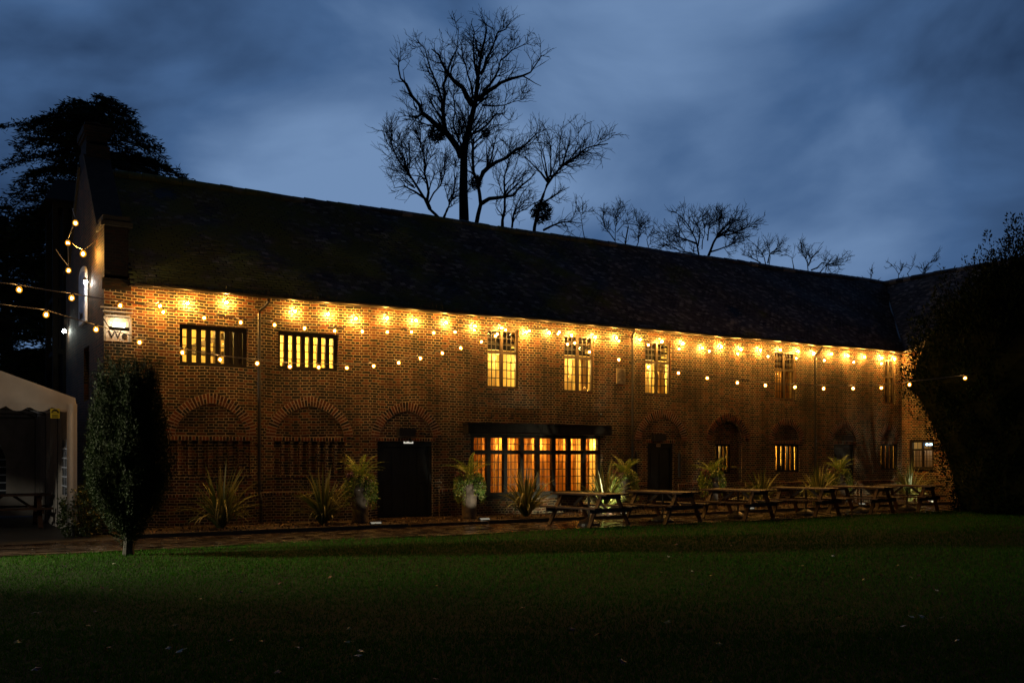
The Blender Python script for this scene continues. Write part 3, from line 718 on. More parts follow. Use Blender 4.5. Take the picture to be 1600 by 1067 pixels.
# downpipes
for px, neck in ((403, .17), (985, -.1), (1270, .12)):
    X = pY(px, 600).x; Y = -.10
    d = MB(); pts = [(X+neck, -OV-.04, ez-.04), (X+neck, -OV-.04, ez-.14), (X+neck*.7, -.19, ez-.24), (X+neck*.15, Y, ez-.33), (X, Y, ez-.42), (X, Y, .8), (X+.02, Y-.02, .72), (X+.03, Y-.05, .62), (X+.03, Y-.05, .08)]
    d.tube(pts, .040, 10)
    for z in (4.4, 3.35, 1.9, .95): d.tube([(X, Y, z-.035), (X, Y, z+.035)], .052, 10); d.box(X-.09, X+.09, Y+.02, Y+.045, z-.02, z+.02)
    d.build('downpipe', M_pipe, barn, smooth=False)

# ---------------- windows
def room(parent, u0, u1, z0, z1, y0, depth, mat, loc, rz, name='room_interior'):
    m = MB(); e_ = .25
    x0, x1, a, b_ = u0-e_, u1+e_, z0-e_, z1+.3
    y1 = y0+depth
    m.face([(x0, y1, a), (x1, y1, a), (x1, y1, b_), (x0, y1, b_)])
    m.face([(x0, y0, a), (x0, y1, a), (x0, y1, b_), (x0, y0, b_)]); m.face([(x1, y0, a), (x1, y1, a), (x1, y1, b_), (x1, y0, b_)])
    m.face([(x0, y0, a), (x1, y0, a), (x1, y1, a), (x0, y1, a)]); m.face([(x0, y0, b_), (x1, y0, b_), (x1, y1, b_), (x0, y1, b_)])
    # inner face of the outside wall round the opening
    for q in (rect(x0, u0, a, b_), rect(u1, x1, a, b_), rect(u0, u1, a, z0), rect(u0, u1, z1, b_)):
        m.face([(p[0], y0, p[1]) for p in q])
    return m.build(name, mat, parent)
def interior_light(parent, p, W, col, r_=.08):
    l = bpy.data.lights.new('interior_lamp', 'POINT'); l.energy = W; l.color = col; l.shadow_soft_size = r_
    o = bpy.data.objects.new('interior_lamp', l); COL.objects.link(o); o.location = p; o.parent = parent; return o
def window(u0, u1, z0, z1, y, lights, transom=None, fw=.06, mw=.06, lead=None, leadmat=None, fmat=None, loc=(0, 0, 0), rz=0, label=None, top_lead=None, sill=None, deep=.09, bw=.009):
    f = MB(); fmat = fmat or M_timber
    f.box(u0, u0+fw, y, y+deep, z0, z1); f.box(u1-fw, u1, y, y+deep, z0, z1)
    f.box(u0+fw, u1-fw, y+.002, y+deep, z0, z0+fw); f.box(u0+fw, u1-fw, y+.002, y+deep, z1-fw, z1)
    iw = (u1-u0-2*fw-mw*(lights-1))/lights
    xs = [u0+fw+i*(iw+mw) for i in range(lights)]
    for i in range(1, lights): f.box(xs[i]-mw, xs[i], y+.004, y+deep, z0+fw, z1-fw)
    if transom: 
        for x in xs: f.box(x, x+iw, y+.006, y+deep, transom-mw/2, transom+mw/2)
    o = f.build('window', fmat, barn, loc=loc, rz=rz)
    if label: tag(o, label)
    gl = MB(); lb = MB()
    yg = y+deep*.55
    for x in xs:
        if lead and lead[0] == 1:
            if x is xs[0]:
                for j in range(1, lead[1]): cz = z0+fw+(z1-z0-2*fw)*j/lead[1]; lb.box(xs[0], xs[-1]+iw, yg-.011, yg-.002, cz-bw, cz+bw)
                lb.box(xs[0], xs[0]+.012, yg-.012, yg-.001, z0+fw, z1-fw)
        for (a, b_, ld) in ([(z0+fw, (transom-mw/2) if transom else z1-fw, lead)]+([(transom+mw/2, z1-fw, top_lead or lead)] if transom else [])):
            gl.face([(x, yg, a), (x+iw, yg, a), (x+iw, yg, b_), (x, yg, b_)])
            if ld and ld[0] > 1:
                nc, nr = ld
                for i in range(1, nc): cx = x+iw*i/nc; lb.box(cx-bw, cx+bw, yg-.012, yg-.003, a, b_)
                for j in range(1, nr): cz = a+(b_-a)*j/nr; lb.box(x, x+iw, yg-.011, yg-.002, cz-bw, cz+bw)
    gl.build('window_pane', M_glass, o)
    if lb.f: lb.build('glazing_bars', leadmat or M_lead, o)
    if sill:
        s_ = MB(); s_.box(u0-.08, u1+.08, y-sill, y+.02, z0-.075, z0-.004); s_.build('window_sill', M_timber, o)
    return o, xs, iw
def curtain(parent, u0, u1, z0, z1, y, mat, amp=.03, k=9, name='curtain'):
    m = MB(); n_ = 60
    P = [(u0+(u1-u0)*i/n_, y+amp*math.sin(i/n_*k*2*math.pi)+amp*.4*math.sin(i*1.7)) for i in range(n_+1)]
    for i in range(n_): m.face([(P[i][0], P[i][1], z0), (P[i+1][0], P[i+1][1], z0), (P[i+1][0], P[i+1][1], z1), (P[i][0], P[i][1], z1)])
    return m.build(name, mat, parent, smooth=True)
YEL = (1, .66, .17); ORG = (1, .54, .12)
IW = {'w12': 50, 'tall': 30, 'big': 22}
# two wide mullioned windows
for i, (a, b_, z0, z1) in enumerate(W12):
    o, xs, iw = window(a, b_, z0, z1, .14, 7, None, fw=.09, mw=.105, lead=(1, 4), sill=.05, bw=.012, label='wide mullioned upper window with dark upright timbers')
    room(o, a, b_, z0, z1, .36, 1.7, M_cream, None, None)
    pb = MB()
    if i == 0:
        pb.bar((a+.35, .9, z0+.45), (b_+.1, .95, z1+.1), .10, .14); pb.box(a+1.0, a+1.15, .85, 1.0, z0-.2, z1+.25); pb.box(b_-.42, b_+.2, .45, .6, z0-.2, z1+.25); pb.box(a-.15, b_, 1.3, 1.42, z0+.38, z0+.5)
    else:
        pb.box(a+.45, a+.55, 1.0, 1.1, z0-.2, z0+.25); pb.box(a+.7, b_-.3, 1.2, 1.4, z0-.25, z0+.12)
    pb.build('roof_truss', M_frame, o)
    interior_light(o, ((a+b_)/2, .75, z1+.12), 120 if i == 0 else 330, YEL, .06)
# tall casements
for i, (a, b_, z0, z1) in enumerate(TALL):
    nl = 2 if i < 4 else 2
    tr = z0+(z1-z0)*.61
    o, xs, iw = window(a, b_, z0, z1, .06, nl, tr, fw=.06, mw=.075, lead=(3, 4), top_lead=(3, 3), fmat=M_frame, sill=.05, bw=.012, label='tall oak casement window reaching up to the eaves')
    room(o, a, b_, z0, z1, .18, 1.2, M_cream, None, None)
    dark = MB(); dark.box(a-.1, b_+.1, .6, .75, tr+.2, z1+.15)
    for q in range(3): dark.box(a-.1, b_+.1, .32, .42, tr+.10+.2*q, tr+.16+.2*q)
    dark.build('roof_truss', M_timber, o)
    if i in (0, 1, 2): curtain(o, a+.04, (a+b_)/2, z0-.1, tr, .34, M_curt2, .012, 3)
    if i in (1, 2): curtain(o, b_-.22, b_+.05, z0-.1, tr, .36, M_curt2, .02, 2)
    if i >= 3: curtain(o, a, b_+.02, z0-.1, z1, .34, M_curt, .03, 4)
    interior_light(o, ((a+b_)/2+.1, .55, (z0+tr)/2+.35), (260, 210, 230, 18, 18)[i]*.28, YEL if i < 3 else ORG, .05)
# big ground floor window
a, b_, z0, z1 = BIG
o, xs, iw = window(a, b_, z0, z1, .0, 8, 1.75, fw=.10, mw=.115, lead=(3, 5), top_lead=(3, 2), sill=.05, bw=.010, deep=.12, label='wide leaded ground floor window glowing orange behind curtains')
room(o, a, b_, z0, z1, .17, 2.6, M_cream, None, None)
for q in range(7):
    curtain(o, xs[q]-.06, xs[q]+iw+.06, z0-.1, z1+.1, .42, M_curt, .035, 3)
curtain(o, xs[7]+.28, xs[7]+.42, z0-.1, z1, .42, M_curt, .02, 2)
for q, (px, pw) in enumerate(((778, 9), (795, 9), (841, 17), (886, 15), (925, 8))):
    X = pY(px, 690, .62).x; interior_light(o, (X, .62, 1.98), pw*2.4, ORG, .035)
interior_light(o, ((a+b_)/2, 1.6, 1.5), 38, ORG, .2); interior_light(o, (b_-.4, 1.8, 1.6), 18, ORG, .1)
fu = MB(); fu.box(12.6, 13.3, 1.2, 1.8, .2, .98); fu.box(9.6, 12.0, 1.0, 1.6, .2, .8); fu.build('bar_counter', M_wood, o)
hd = MB(); hd.box(8.92, 13.72, -.30, .02, 2.243, 2.262); hd.box(8.94, 13.70, -.28, -.003, 2.264, 2.50); hd.box(8.90, 13.74, -.33, -.002, 2.502, 2.535)
for q in range(9): X = 9.0+4.62*q/8; hd.box(X-.03, X+.03, -.285, -.281, 2.264, 2.50)
tag(hd.build('timber_hood', M_timber, barn), 'long dark timber hood over the wide window')
hk = MB()
for px in (768, 800, 835, 873, 905, 935): p = pY(px, 648); hk.tube([(p.x, 0, p.z), (p.x, -.12, p.z-.02), (p.x, -.14, p.z+.03)], .014, 6); hk.box(p.x-.02, p.x+.02, -.012, -.001, p.z-.06, p.z+.06)
for px, py in ((1067, 658), (1040, 655), (1160, 660), (1245, 664), (1210, 660)): p = pY(px, py); hk.tube([(p.x, 0, p.z), (p.x, -.10, p.z-.02), (p.x, -.12, p.z+.03)], .014, 6)
hk.build('iron_hooks', M_black, barn)
# small ground windows
for (a, b_, z0, z1), yy, nl, dim, ph in (((G5[0]+.15, G5[1]+.12, G5[2], G5[3]), .29, 5, 1.5, 0), (G6, .05, 5, 1, 1), (G8, .05, 4, .18, 2)):
    o, xs, iw = window(a, b_, z0, z1, yy, nl, None, fw=.07, mw=.085, lead=(1, 4), label='small barred ground floor window')
    room(o, a, b_, z0, z1, yy+.12, 1.2, M_cream, None, None)
    curtain(o, a-.02, a+(b_-a)*.28, z0-.1, z1+.1, yy+.22, M_curt, .02, 2); curtain(o, b_-(b_-a)*.42, b_+.02, z0-.1, z1+.1, yy+.22, M_curt, .02, 3)
    dk = MB(); dk.box(a+.1, b_-.1, yy+.5, yy+.8, z0-.1, z0+.22); dk.build('bar_counter', M_timber, o)
    interior_light(o, ((a+b_)/2-.1, yy+.55, z1-.05), 62*dim, YEL, .05)
# wing window (looks -X)
u0, u1, z0, z1 = WWIN
o, xs, iw = window(u0, u1, z0, z1, .05, 2, z0+(z1-z0)*.67, fw=.09, mw=.06, lead=(3, 3), top_lead=(2, 1), sill=.05, loc=(LEN, 0, 0), rz=GR, label='square wing window with pale curtains and a blue lit top pane')
room(o, u0, u1, z0, z1, .16, 1.2, M_cream, None, None)
curtain(o, u0, u1, z0-.1, z0+(z1-z0)*.66, .3, curtainmat('pale_curtain', (.55, .45, .34)), .02, 6)
interior_light(o, ((u0+u1)/2, .6, z1-.2), 4.5, (1, .75, .45), .05)
tb = MB(); tb.box((u0+u1)/2+.06, u1-.10, .17, .19, z1-.20, z1-.13); tbo = tb.build('blue_strip_light', emis('blue_strip', (.35, .65, 1), 9), o)
# gable window
o, xs, iw = window(gwin[0][0], gwin[1][0], gwin[0][1], gwin[2][1], .1, 2, None, lead=(2, 4), loc=(0, WID, 0), rz=GR, label='dark unlit window in the gable wall')
room(o, gwin[0][0], gwin[1][0], gwin[0][1], gwin[2][1], .21, .5, M_timber, None, None)

# ---------------- doors
for i, (a, b_, z0, z1) in enumerate(DOORS):
    f = MB(); f.box(a, a+.07, .05, .16, .02, z1); f.box(b_-.07, b_, .05, .16, .02, z1); f.box(a+.07, b_-.07, .052, .16, z1-.13, z1)
    o = f.build('door_frame', M_door, barn)
    d = MB(); leaves = 2 if i == 0 else 1; ww = (b_-a-.14)/leaves
    for q in range(leaves):
        x0 = a+.07+q*ww; d.box(x0+.004, x0+ww-.004, .09, .13, .06, z1-.135)
        for (pz0, pz1) in ((.16, .85), (.95, 1.75)):
            for s_ in (0, 1): xa = x0+.1+s_*(ww-.2)/2; d.box(xa+.02, xa+(ww-.2)/2-.02, .08, .089, pz0, pz1)
    d.build('door_leaf', M_door, o)
    hb_ = MB(); xh = (a+b_)/2+.05 if i == 0 else a+.15; hb_.tube([(xh, .09, .98), (xh, .04, .98), (xh, .04, 1.12), (xh, .09, 1.12)], .009, 6); hb_.build('door_handle', M_pipe, o)
    if i < 2:
        pmx, pw_ = ((638, .27), (1028.5, .16))[i]; X = pY(pmx, 690, .05).x; zp = pY(pmx, (690, 695.5)[i], .05).z
        s_ = MB(); s_.box(X-pw_/2, X+pw_/2, .040, .049, zp-.045, zp+.045)
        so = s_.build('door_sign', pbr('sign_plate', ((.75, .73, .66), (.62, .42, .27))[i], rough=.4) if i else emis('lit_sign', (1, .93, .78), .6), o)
        for (dx0, dx1) in (((-.10, -.055), (.02, .10)) if i == 0 else ((-.05, -.02), (.0, .05))):
            t_ = MB(); t_.box(X+dx0, X+dx1, .037, .0395, zp-.012, zp+.015); t_.build('sign_marks', M_timber, so)
# bulkhead boxes above the doors, wall ornament
for px, py, nm in ((633, 675.5, 'black box lamp fixed above the wide double door'), (1027, 683, 'black box lamp fixed above the middle door'), (1321, 684, 'black box lamp fixed above the right hand door')):
    p = pY(px, py, -.02); s_ = MB(); s_.box(p.x-.23, p.x+.23, -.17, -.002, p.z-.10, p.z+.10); o = s_.build('bulkhead_light', M_black); tag(o, nm, 'wall light', 'bulkhead lights over the doors')
    s_ = MB(); s_.box(p.x-.2, p.x+.2, -.155, -.02, p.z-.112, p.z-.1005); s_.build('lens', M_lampoff, o)
for px in (990.5, 1058.5):
    p0 = pY(px, 704); p1 = pY(px, 745); s_ = MB(); s_.tube([(p0.x, -.10, p1.z), (p0.x, -.10, p0.z-.1), (p0.x, -.10, p0.z)], [.05, .05, .012], 8); s_.box(p0.x-.02, p0.x+.02, -.09, -.001, 1.2, 1.25)
    tag(s_.build('furled_parasol', M_black), 'dark narrow furled cover hung on the wall %s the middle door' % ('left of' if px < 1000 else 'right of'), 'parasol')
p = pY(969.5, 586); s_ = MB()
s_.box(p.x-.16, p.x+.16, -.03, -.001, p.z-.26, p.z+.2)
for q, zz in enumerate((.12, .02, -.12)):
    s_.bar((p.x-.13, -.04, p.z+zz-.07), (p.x, -.05, p.z+zz+.03), .03, .03); s_.bar((p.x, -.05, p.z+zz+.03), (p.x+.13, -.04, p.z+zz-.07), .03, .03)
s_.tube([(p.x-.13, -.04, p.z+.05), (p.x-.12, -.04, p.z+.15), (p.x, -.04, p.z+.19), (p.x+.12, -.04, p.z+.15), (p.x+.13, -.04, p.z+.05)], .016, 6)
tag(s_.build('wall_carving', M_stone), 'small weathered carved stone panel set high in the brickwork', 'carving')

# rear timber gallery seen past the gable
GX0 = pY(86, 330, 8.).x; GX1 = .6; gm = (GX0+GX1)/2
gal = empty('timber_gallery', (gm, 8., 0), 0, 'dark timber framed gallery with a tiled roof behind the gable', 'building')
hw_ = (GX1-GX0)/2; GZ = pY(100, 318, 8.).z
s_ = MB()
for x in (-hw_, -.1, hw_):
    for yy in (0, 1.8): s_.box(x-.07, x+.07, yy-.07, yy+.07, 0, GZ)
for z in (4.6, 6.2, GZ-.15): s_.box(-hw_, hw_, -.09, .09, z, z+.14); s_.box(-hw_-.01, -hw_+.12, .09, 1.8, z, z+.14)
for k in range(1, 6): x = -hw_+2*hw_*k/6; s_.box(x-.025, x+.025, -.03, .03, 4.74, 6.2)
M_gal = pbr('darkened_timber', (.003, .003, .003), (.006, .005, .004), scale=5, rough=.8, spec=.1)  # darker copy of the timber colour, over the whole gallery
s_.build('timber_frame', M_gal, gal)
s_ = MB(); s_.box(-hw_+.3, hw_, 1.2, 1.7, 0, GZ); s_.build('boarding', M_gal, gal)
rr = MB(); z_ = GZ
rr.face([(-hw_-.3, -.4, z_), (hw_, -.4, z_), (hw_, .9, z_+.9), (-hw_+.1, .9, z_+.9)]); rr.face([(-hw_-.3, 2.2, z_), (hw_, 2.2, z_), (hw_, .9, z_+.9), (-hw_+.1, .9, z_+.9)])
rr.face([(-hw_-.3, -.4, z_), (-hw_+.1, .9, z_+.9), (-hw_-.3, 2.2, z_)]); rr.face([(-hw_-.3, -.4, z_), (hw_, -.4, z_), (hw_, 2.2, z_), (-hw_-.3, 2.2, z_)])
rr.build('roof', M_gal, gal)

# ================================================================== LIGHT STRINGS
def bulb_mesh(r_, name):
    me = bpy.data.meshes.new(name); import bmesh
    bm = bmesh.new(); bmesh.ops.create_icosphere(bm, subdivisions=2, radius=r_)
    for v in bm.verts:
        if v.co.z > 0: v.co.z *= 1.25
    bm.to_mesh(me); bm.free(); return me
ME_BIG = bulb_mesh(.026, 'big_bulb'); ME_BIG.materials.append(M_bulb_big)
ME_SM = bulb_mesh(.021, 'small_bulb'); ME_SM.materials.append(M_bulb)
ME_BE = bulb_mesh(.072, 'big_bulb_glass'); ME_BE.materials.append(M_env); ME_SE = bulb_mesh(.054, 'small_bulb_glass'); ME_SE.materials.append(M_env)
sb = MB(); sb.tube([(0, 0, .03), (0, 0, .095)], [.020, .017], 8)
SOCK = None
def socket(parent):
    global SOCK
    if SOCK is None: SOCK = sb.build('socket', M_black, parent); return SOCK
    s_ = SOCK.copy(); COL.objects.link(s_); s_.parent = parent; return s_
def light_string(pts, big, label, ends=(), off=(), sag=.05):
    root = empty('string_lights', pts[0], 0, label, 'string lights', 'warm strings of bulbs hung along the barn')
    root.location = (0, 0, 0)
    path = []
    allp = ([Vector(ends[0])] if ends and ends[0] is not None else [])+[Vector(p)+Vector((0, 0, .095)) for p in pts]+([Vector(ends[1])] if ends and ends[1] is not None else [])
    for i in range(len(allp)-1):
        a, b_ = allp[i], allp[i+1]
        for k in range(4):
            t = k/4; q = a.lerp(b_, t); q.z -= sag*4*t*(1-t)*.3; path.append(q)
    path.append(allp[-1])
    cb = MB(); cb.tube(path, .009, 4); cb.build('cable', M_cable, root)
    for i, p in enumerate(pts):
        o = bpy.data.objects.new('bulb', (ME_BE if big else ME_SE)); COL.objects.link(o); o.parent = root; o.location = p
        f = bpy.data.objects.new('filament', (ME_BIG if big else ME_SM)); COL.objects.link(f); f.parent = o
        socket(o)
    return root
EX = [293, 354, 461, 513, 556, 605, 650, 697, 742, 784, 822, 858, 893, 930, 963, 1000, 1034, 1067, 1098, 1127, 1158, 1188, 1219, 1247, 1271, 1299, 1325, 1351, 1378, 1398]
EYy = [474, 473, 487, 491, 498, 497, 501, 504, 510, 513, 519, 520, 524, 527, 528, 531, 534, 537, 544, 542, 546, 547, 547, 549, 552, 553, 556, 558, 559, 561]
pts = [pY(x, y, -.105) for x, y in zip(EX, EYy)]
light_string(pts, True, 'row of large bright bulbs close under the eaves gutter', (pts[0]+Vector((-.6, 0, .25)), pts[-1]+Vector((.3, .05, .1))))
def lerp_pts(L, y0, y1, x0=None, x1=None):
    x0 = x0 if x0 is not None else L[0][0]; x1 = x1 if x1 is not None else L[-1][0]
    return [pY(x, y, y0+(y1-y0)*(x-x0)/(x1-x0)) for x, y in L]
s1 = [(30, 453), (112, 466), (188, 478), (255, 488), (319, 497), (376, 504), (429, 508), (476, 513), (523, 517), (566, 518), (605, 519), (643, 519), (678, 520), (711, 519), (741, 516), (777, 522)]
POLE = pY(-120, 425, -4.3); p1 = lerp_pts(s1, -3.6, -.35); light_string(p1, False, 'upper slack string of small bulbs across the left half of the front', (POLE, p1[-1]+Vector((.8, .15, .45))))
s2 = [(72, 492), (150, 515), (218, 535), (285, 551), (344, 562), (402, 568), (453, 573), (498, 574), (542, 575), (584, 572), (623, 567), (657, 560), (691, 552), (720, 544), (752, 534), (774, 525), (790, 516)]
p2 = lerp_pts(s2, -3.4, -.35); light_string(p2, False, 'lower sagging string of small bulbs crossing both wide mullioned windows', (POLE-Vector((0, 0, .35)), p2[-1]+Vector((.3, .1, .3))))
s3 = [(872, 522), (887, 538), (921, 550), (967, 562), (1013, 573), (1060, 583), (1105, 591), (1152, 598), (1196, 602), (1242, 605), (1287, 607), (1333, 607), (1377, 606), (1421, 601), (1508, 591)]
p3 = lerp_pts(s3, -.35, -7.0); light_string(p3, False, 'long sagging string of small bulbs over the right hand picnic tables into the yew', (p3[0]+Vector((-.5, .1, .4)), p3[-1]+Vector((2.2, 1.2, .5))))
s4 = [(827, 517), (874, 519), (898, 536), (967, 533), (1013, 539), (1061, 545), (1108, 549), (1153, 553), (1200, 557), (1244, 560), (1288, 563), (1334, 566), (1377, 568)]
p4 = lerp_pts(s4, -.4, -2.2, 827, 1377); light_string(p4, False, 'shallow string of small bulbs just below the right hand eaves', (p4[0]+Vector((-.5, .1, .3)), p4[-1]+Vector((1, -.3, .4))))
s5 = [(118, 349), (106, 380), (107, 423)]
p5 = [pX(x, y, -.8) for x, y in s5]; light_string(p5, False, 'short string of dim bulbs hanging beside the timber gallery', (p5[0]+Vector((0, .5, .4)), p5[-1]+Vector((-.3, -.6, .3))))
pts = [pX(130, 397, -.28)]
light_string(pts, True, 'single bright warm bulb hanging beside the lit gable edge', (pX(150, 375, -.02), pX(112, 380, -.6)))
pts = [pY(250, 479, -.35)]; light_string([pts[0]], True, 'single bright bulb under the left end of the eaves', (pY(262, 468, -.2), pY(215, 476, -.3)))
# string near the oriel corner carries white floods fixed on the brickwork
def flood(p, nrm, label, W, col=(1, .93, .82), r_=.05, drop=0):
    root = empty('wall_floodlight', p, 0, label, 'floodlight')
    n_ = Vector(nrm).normalized(); m = MB()
    m.bar(-n_*.0, n_*.14, .05, .05); m.tube([n_*.10+Vector((0, 0, .03)), n_*.10+Vector((0, 0, .10))], [.055, .03], 10)
    m.build('bracket', M_black, root)
    o = bpy.data.objects.new('lamp_glass', bulb_mesh(r_, 'flood_bulb')); COL.objects.link(o); o.parent = root; o.location = n_*.09+Vector((0, 0, -.01))
    o.data.materials.append(emis('flood_glow', col, W, 'FRONT'))
pg = pX(140, 441, -.02); flood(pg, (-1, 0, 0), 'bright white floodlight on the near edge of the gable beside the pointed sign', 260)
pg = pX(106, 517, -.02); flood(pg, (-1, 0, 0), 'cool white floodlight at the far corner of the gable', 200, (.92, 1, .88))
# lamp over the initials plaque on the front wall
pc = pY(184, 508, -.02)
pq = empty('plaque', (pc.x, 0, pc.z), 0, 'pale square plaque with raised initials in a stepped frame at the barn corner', 'plaque')
m = MB(); hw_ = .24
m.box(-hw_, hw_, -.02, -.001, -.36, .16); o = m.build('panel', pbr('pale_plaster', (.42, .30, .2), (.55, .42, .3), scale=14, rough=.9, bump=.1, bscale=30), pq)
m = MB()
for k, z in enumerate((.19, .28, .36)): m.box(-hw_-.05*k-.02, hw_+.05*k+.02, -.05-.015*k, -.002, z, z+.03)
m.box(-hw_-.05, -hw_-.005, -.04, -.001, -.36, .18); m.box(hw_+.005, hw_+.05, -.04, -.001, -.36, .18)
m.build('frame', M_stone, pq)
cu = bpy.data.curves.new('initials', 'FONT'); cu.body = 'We'; cu.size = .26; cu.extrude = .008; cu.align_x = 'CENTER'
co = bpy.data.objects.new('initials_tmp', cu); COL.objects.link(co)
bpy.context.view_layer.update(); dg = bpy.context.evaluated_depsgraph_get(); me = bpy.data.meshes.new_from_object(co.evaluated_get(dg))
to = bpy.data.objects.new('initials', me); COL.objects.link(to); to.parent = pq; to.location = (0, -.03, -.30); to.rotation_euler = (R(90), 0, 0); me.materials.clear(); me.materials.append(M_timber)
bpy.data.objects.remove(co)
fl = empty('trough_floodlight', (pc.x, 0, pc.z), 0, 'curved black trough floodlight glaring white in front of the plaque', 'floodlight')
m = MB(); m.tube([(-.2, -.22, -.10), (.2, -.22, -.10)], .04, 8); m.tube([(-.2, -.22, -.10), (-.3, -.05, .12), (-.3, -.01, .2)], .012, 6); m.tube([(0, -.22, -.1), (0, -.01, -.14)], .012, 6)
m.build('trough', M_black, fl)
m = MB(); m.tube([(-.12, -.2, -.02), (.12, -.2, -.02)], .035, 8); m.build('tube_lamp', emis('trough_glow', (1, .88, .66), 60, 'FRONT'), fl)

# pointed sign on the gable
def gpt(px, py): p = pX(px, py, -.06); return p
A = gpt(123.5, 510); B = gpt(133.8, 503); Tm = gpt(129, 419); SL_ = gpt(124.5, 438); SR = gpt(133.8, 430)
sg = empty('pointed_sign', (-.06, (A.y+B.y)/2, A.z), 0, 'tall pale blue sign with a pointed gothic top fixed on the gable', 'sign')
ya, yb = A.y, B.y; zb, zsh, ztp = min(A.z, B.z), (SL_.z+SR.z)/2, Tm.z
yc = (ya+yb)/2; hw_ = abs(ya-yb)/2; H0 = zb
def gothic(off):
    P = [(-hw_+off, off), (hw_-off, off)]
    for k in range(9): t = k/8; P.append(((hw_-off)*math.cos(t*math.pi/2*.98)**.8 if t < 1 else 0, (zsh-H0)+(ztp-H0-(zsh-H0)-off*1.5)*math.sin(t*math.pi/2)))
    Lh = [(-x, z) for x, z in P[2:-1]][::-1]
    return P+Lh
def slab(prof, x0, x1):
    m = MB(); loops = [[Vector((p[0], p[1], 0)) for p in prof]]
    for tri in tessellate_polygon(loops):
        for xx in (x0, x1): m.face([(xx, prof[i][0], prof[i][1]) for i in tri])
    for i in range(len(prof)): a, b_ = prof[i], prof[(i+1) % len(prof)]; m.face([(x0, a[0], a[1]), (x1, a[0], a[1]), (x1, b_[0], b_[1]), (x0, b_[0], b_[1])])
    return m
slab(gothic(0), -.01, .04).build('sign_border', pbr('sign_cream', (.55, .55, .56), rough=.5), sg)
slab(gothic(.09), -.022, -.0101).build('sign_face', pbr('sign_blue', (.07, .10, .24), (.30, .34, .45), scale=4.5, rough=.5, detail=8), sg)
def text_obj(body, size, parent, loc, rot, mat, name, ext=.004):
    cu = bpy.data.curves.new(name, 'FONT'); cu.body = body; cu.size = size; cu.extrude = ext; cu.align_x = 'CENTER'; cu.align_y = 'CENTER'
    co = bpy.data.objects.new('t', cu); COL.objects.link(co); bpy.context.view_layer.update()
    me = bpy.data.meshes.new_from_object(co.evaluated_get(bpy.context.evaluated_depsgraph_get())); bpy.data.objects.remove(co)
    o = bpy.data.objects.new(name, me); COL.objects.link(o); o.parent = parent; o.location = loc; o.rotation_euler = rot; me.materials.clear(); me.materials.append(mat); return o
text_obj('Barn', .30, sg, (-.03, 0, .2), (R(90), 0, R(-90)), M_timber, 'lettering')

pole_ = empty('festoon_pole', (POLE.x-.05, POLE.y, 0), 0, 'tall thin post carrying both bulb strings left of the marquee front, just out of view', 'pole')
m = MB(); m.tube([(0, 0, 0), (0, 0, POLE.z+.15)], [.05, .035], 10); m.build('post', M_timber, pole_)
m = MB(); m.tube([(0, 0, POLE.z), (.05, 0, POLE.z)], .012, 6); m.build('hook', M_black, pole_)

# ================================================================== FLOODLIGHT outside the frame on the left (its raking light and the yew's shadow are in view)
fp = empty('lamp_post', (-8.6, -3.05, 0), 0, 'slim black post with a floodlight in front of the marquee, just out of view', 'lamp post')
m = MB(); m.tube([(0, 0, 0), (0, 0, 3.3)], .04, 10); m.box(-.12, .12, -.12, .12, 0, .03); m.build('post', M_black, fp)
m = MB(); m.box(-.04, .06, -.14, .14, 3.3, 3.5); m.build('lamp_head', M_black, fp)
sl_ = bpy.data.lights.new('floodlight_beam', 'SPOT'); sl_.energy = 7500; sl_.color = (1.0, .90, .58); sl_.spot_size = R(52); sl_.spot_blend = 1.0; sl_.shadow_soft_size = .10
so = bpy.data.objects.new('floodlight_beam', sl_); COL.objects.link(so); so.parent = fp; so.location = (.14, 0, 3.42)
so.rotation_euler = Vector((10, -4.2, -3.4)).to_track_quat('-Z', 'Y').to_euler()

pl_ = bpy.data.lights.new('floodlight_spill', 'POINT'); pl_.energy = 650; pl_.color = (1.0, .90, .68); pl_.shadow_soft_size = .10
po = bpy.data.objects.new('floodlight_spill', pl_); COL.objects.link(po); po.parent = fp; po.location = (.2, 0, 3.42)

# ================================================================== PICNIC TABLES AND PARASOL BASES
def make_table(label):
    t = empty('picnic_table', (0, 0, 0), 0, label, 'table', 'picnic tables in a row on the path')
    m = MB(); L_ = .88
    for k in range(5): x = -.33+k*.165; m.box(x-.075, x+.075, -L_, L_, .725, .765)
    m.build('tabletop', M_wood, t)
    for sx_ in (-1, 1):
        m = MB()
        for k in range(2): x = sx_*(.60+k*.14); m.box(x-.063, x+.063, -L_, L_, .425, .462)
        m.build('seat', M_wood, t)
    for sy in (-1, 1):
        y = sy*.62
        for sx_ in (-1, 1):
            m = MB(); m.bar((sx_*.72, y, 0), (sx_*.27, y, .722), .045, .095, (0, 1, 0)); m.build('leg', M_wood, t)
        m = MB(); m.box(-.76, .76, y+sy*.024, y+sy*.064, .33, .424); m.box(-.36, .36, y+sy*.024, y+sy*.064, .64, .723); m.build('crossbar', M_wood, t)
        m = MB(); m.bar((0, y-sy*.02, .36), (0, sy*.12, .72), .06, .04, (1, 0, 0)); m.build('brace', M_wood, t)
    return t
def copy_tree(o, parent=None, loc=None, rz=None, label=None):
    c = o.copy(); COL.objects.link(c); c.parent = parent
    if loc is not None: c.location = loc
    if rz is not None: c.rotation_euler = (0, 0, rz)
    if label: c['label'] = label
    for ch in list(o.children): copy_tree(ch, c)
    return c
TL = ['dark stained picnic table nearest the wide orange window, leftmost of the row', 'picnic table standing in front of the middle door, second from the left',
      'picnic table in front of the planter by the deep arched window, third from the left', 'picnic table in front of the small barred window, fourth from the left',
      'picnic table in front of the right hand door, fifth from the left', 'picnic table beside the brightly lit spiky plant, nearest the dark yew']
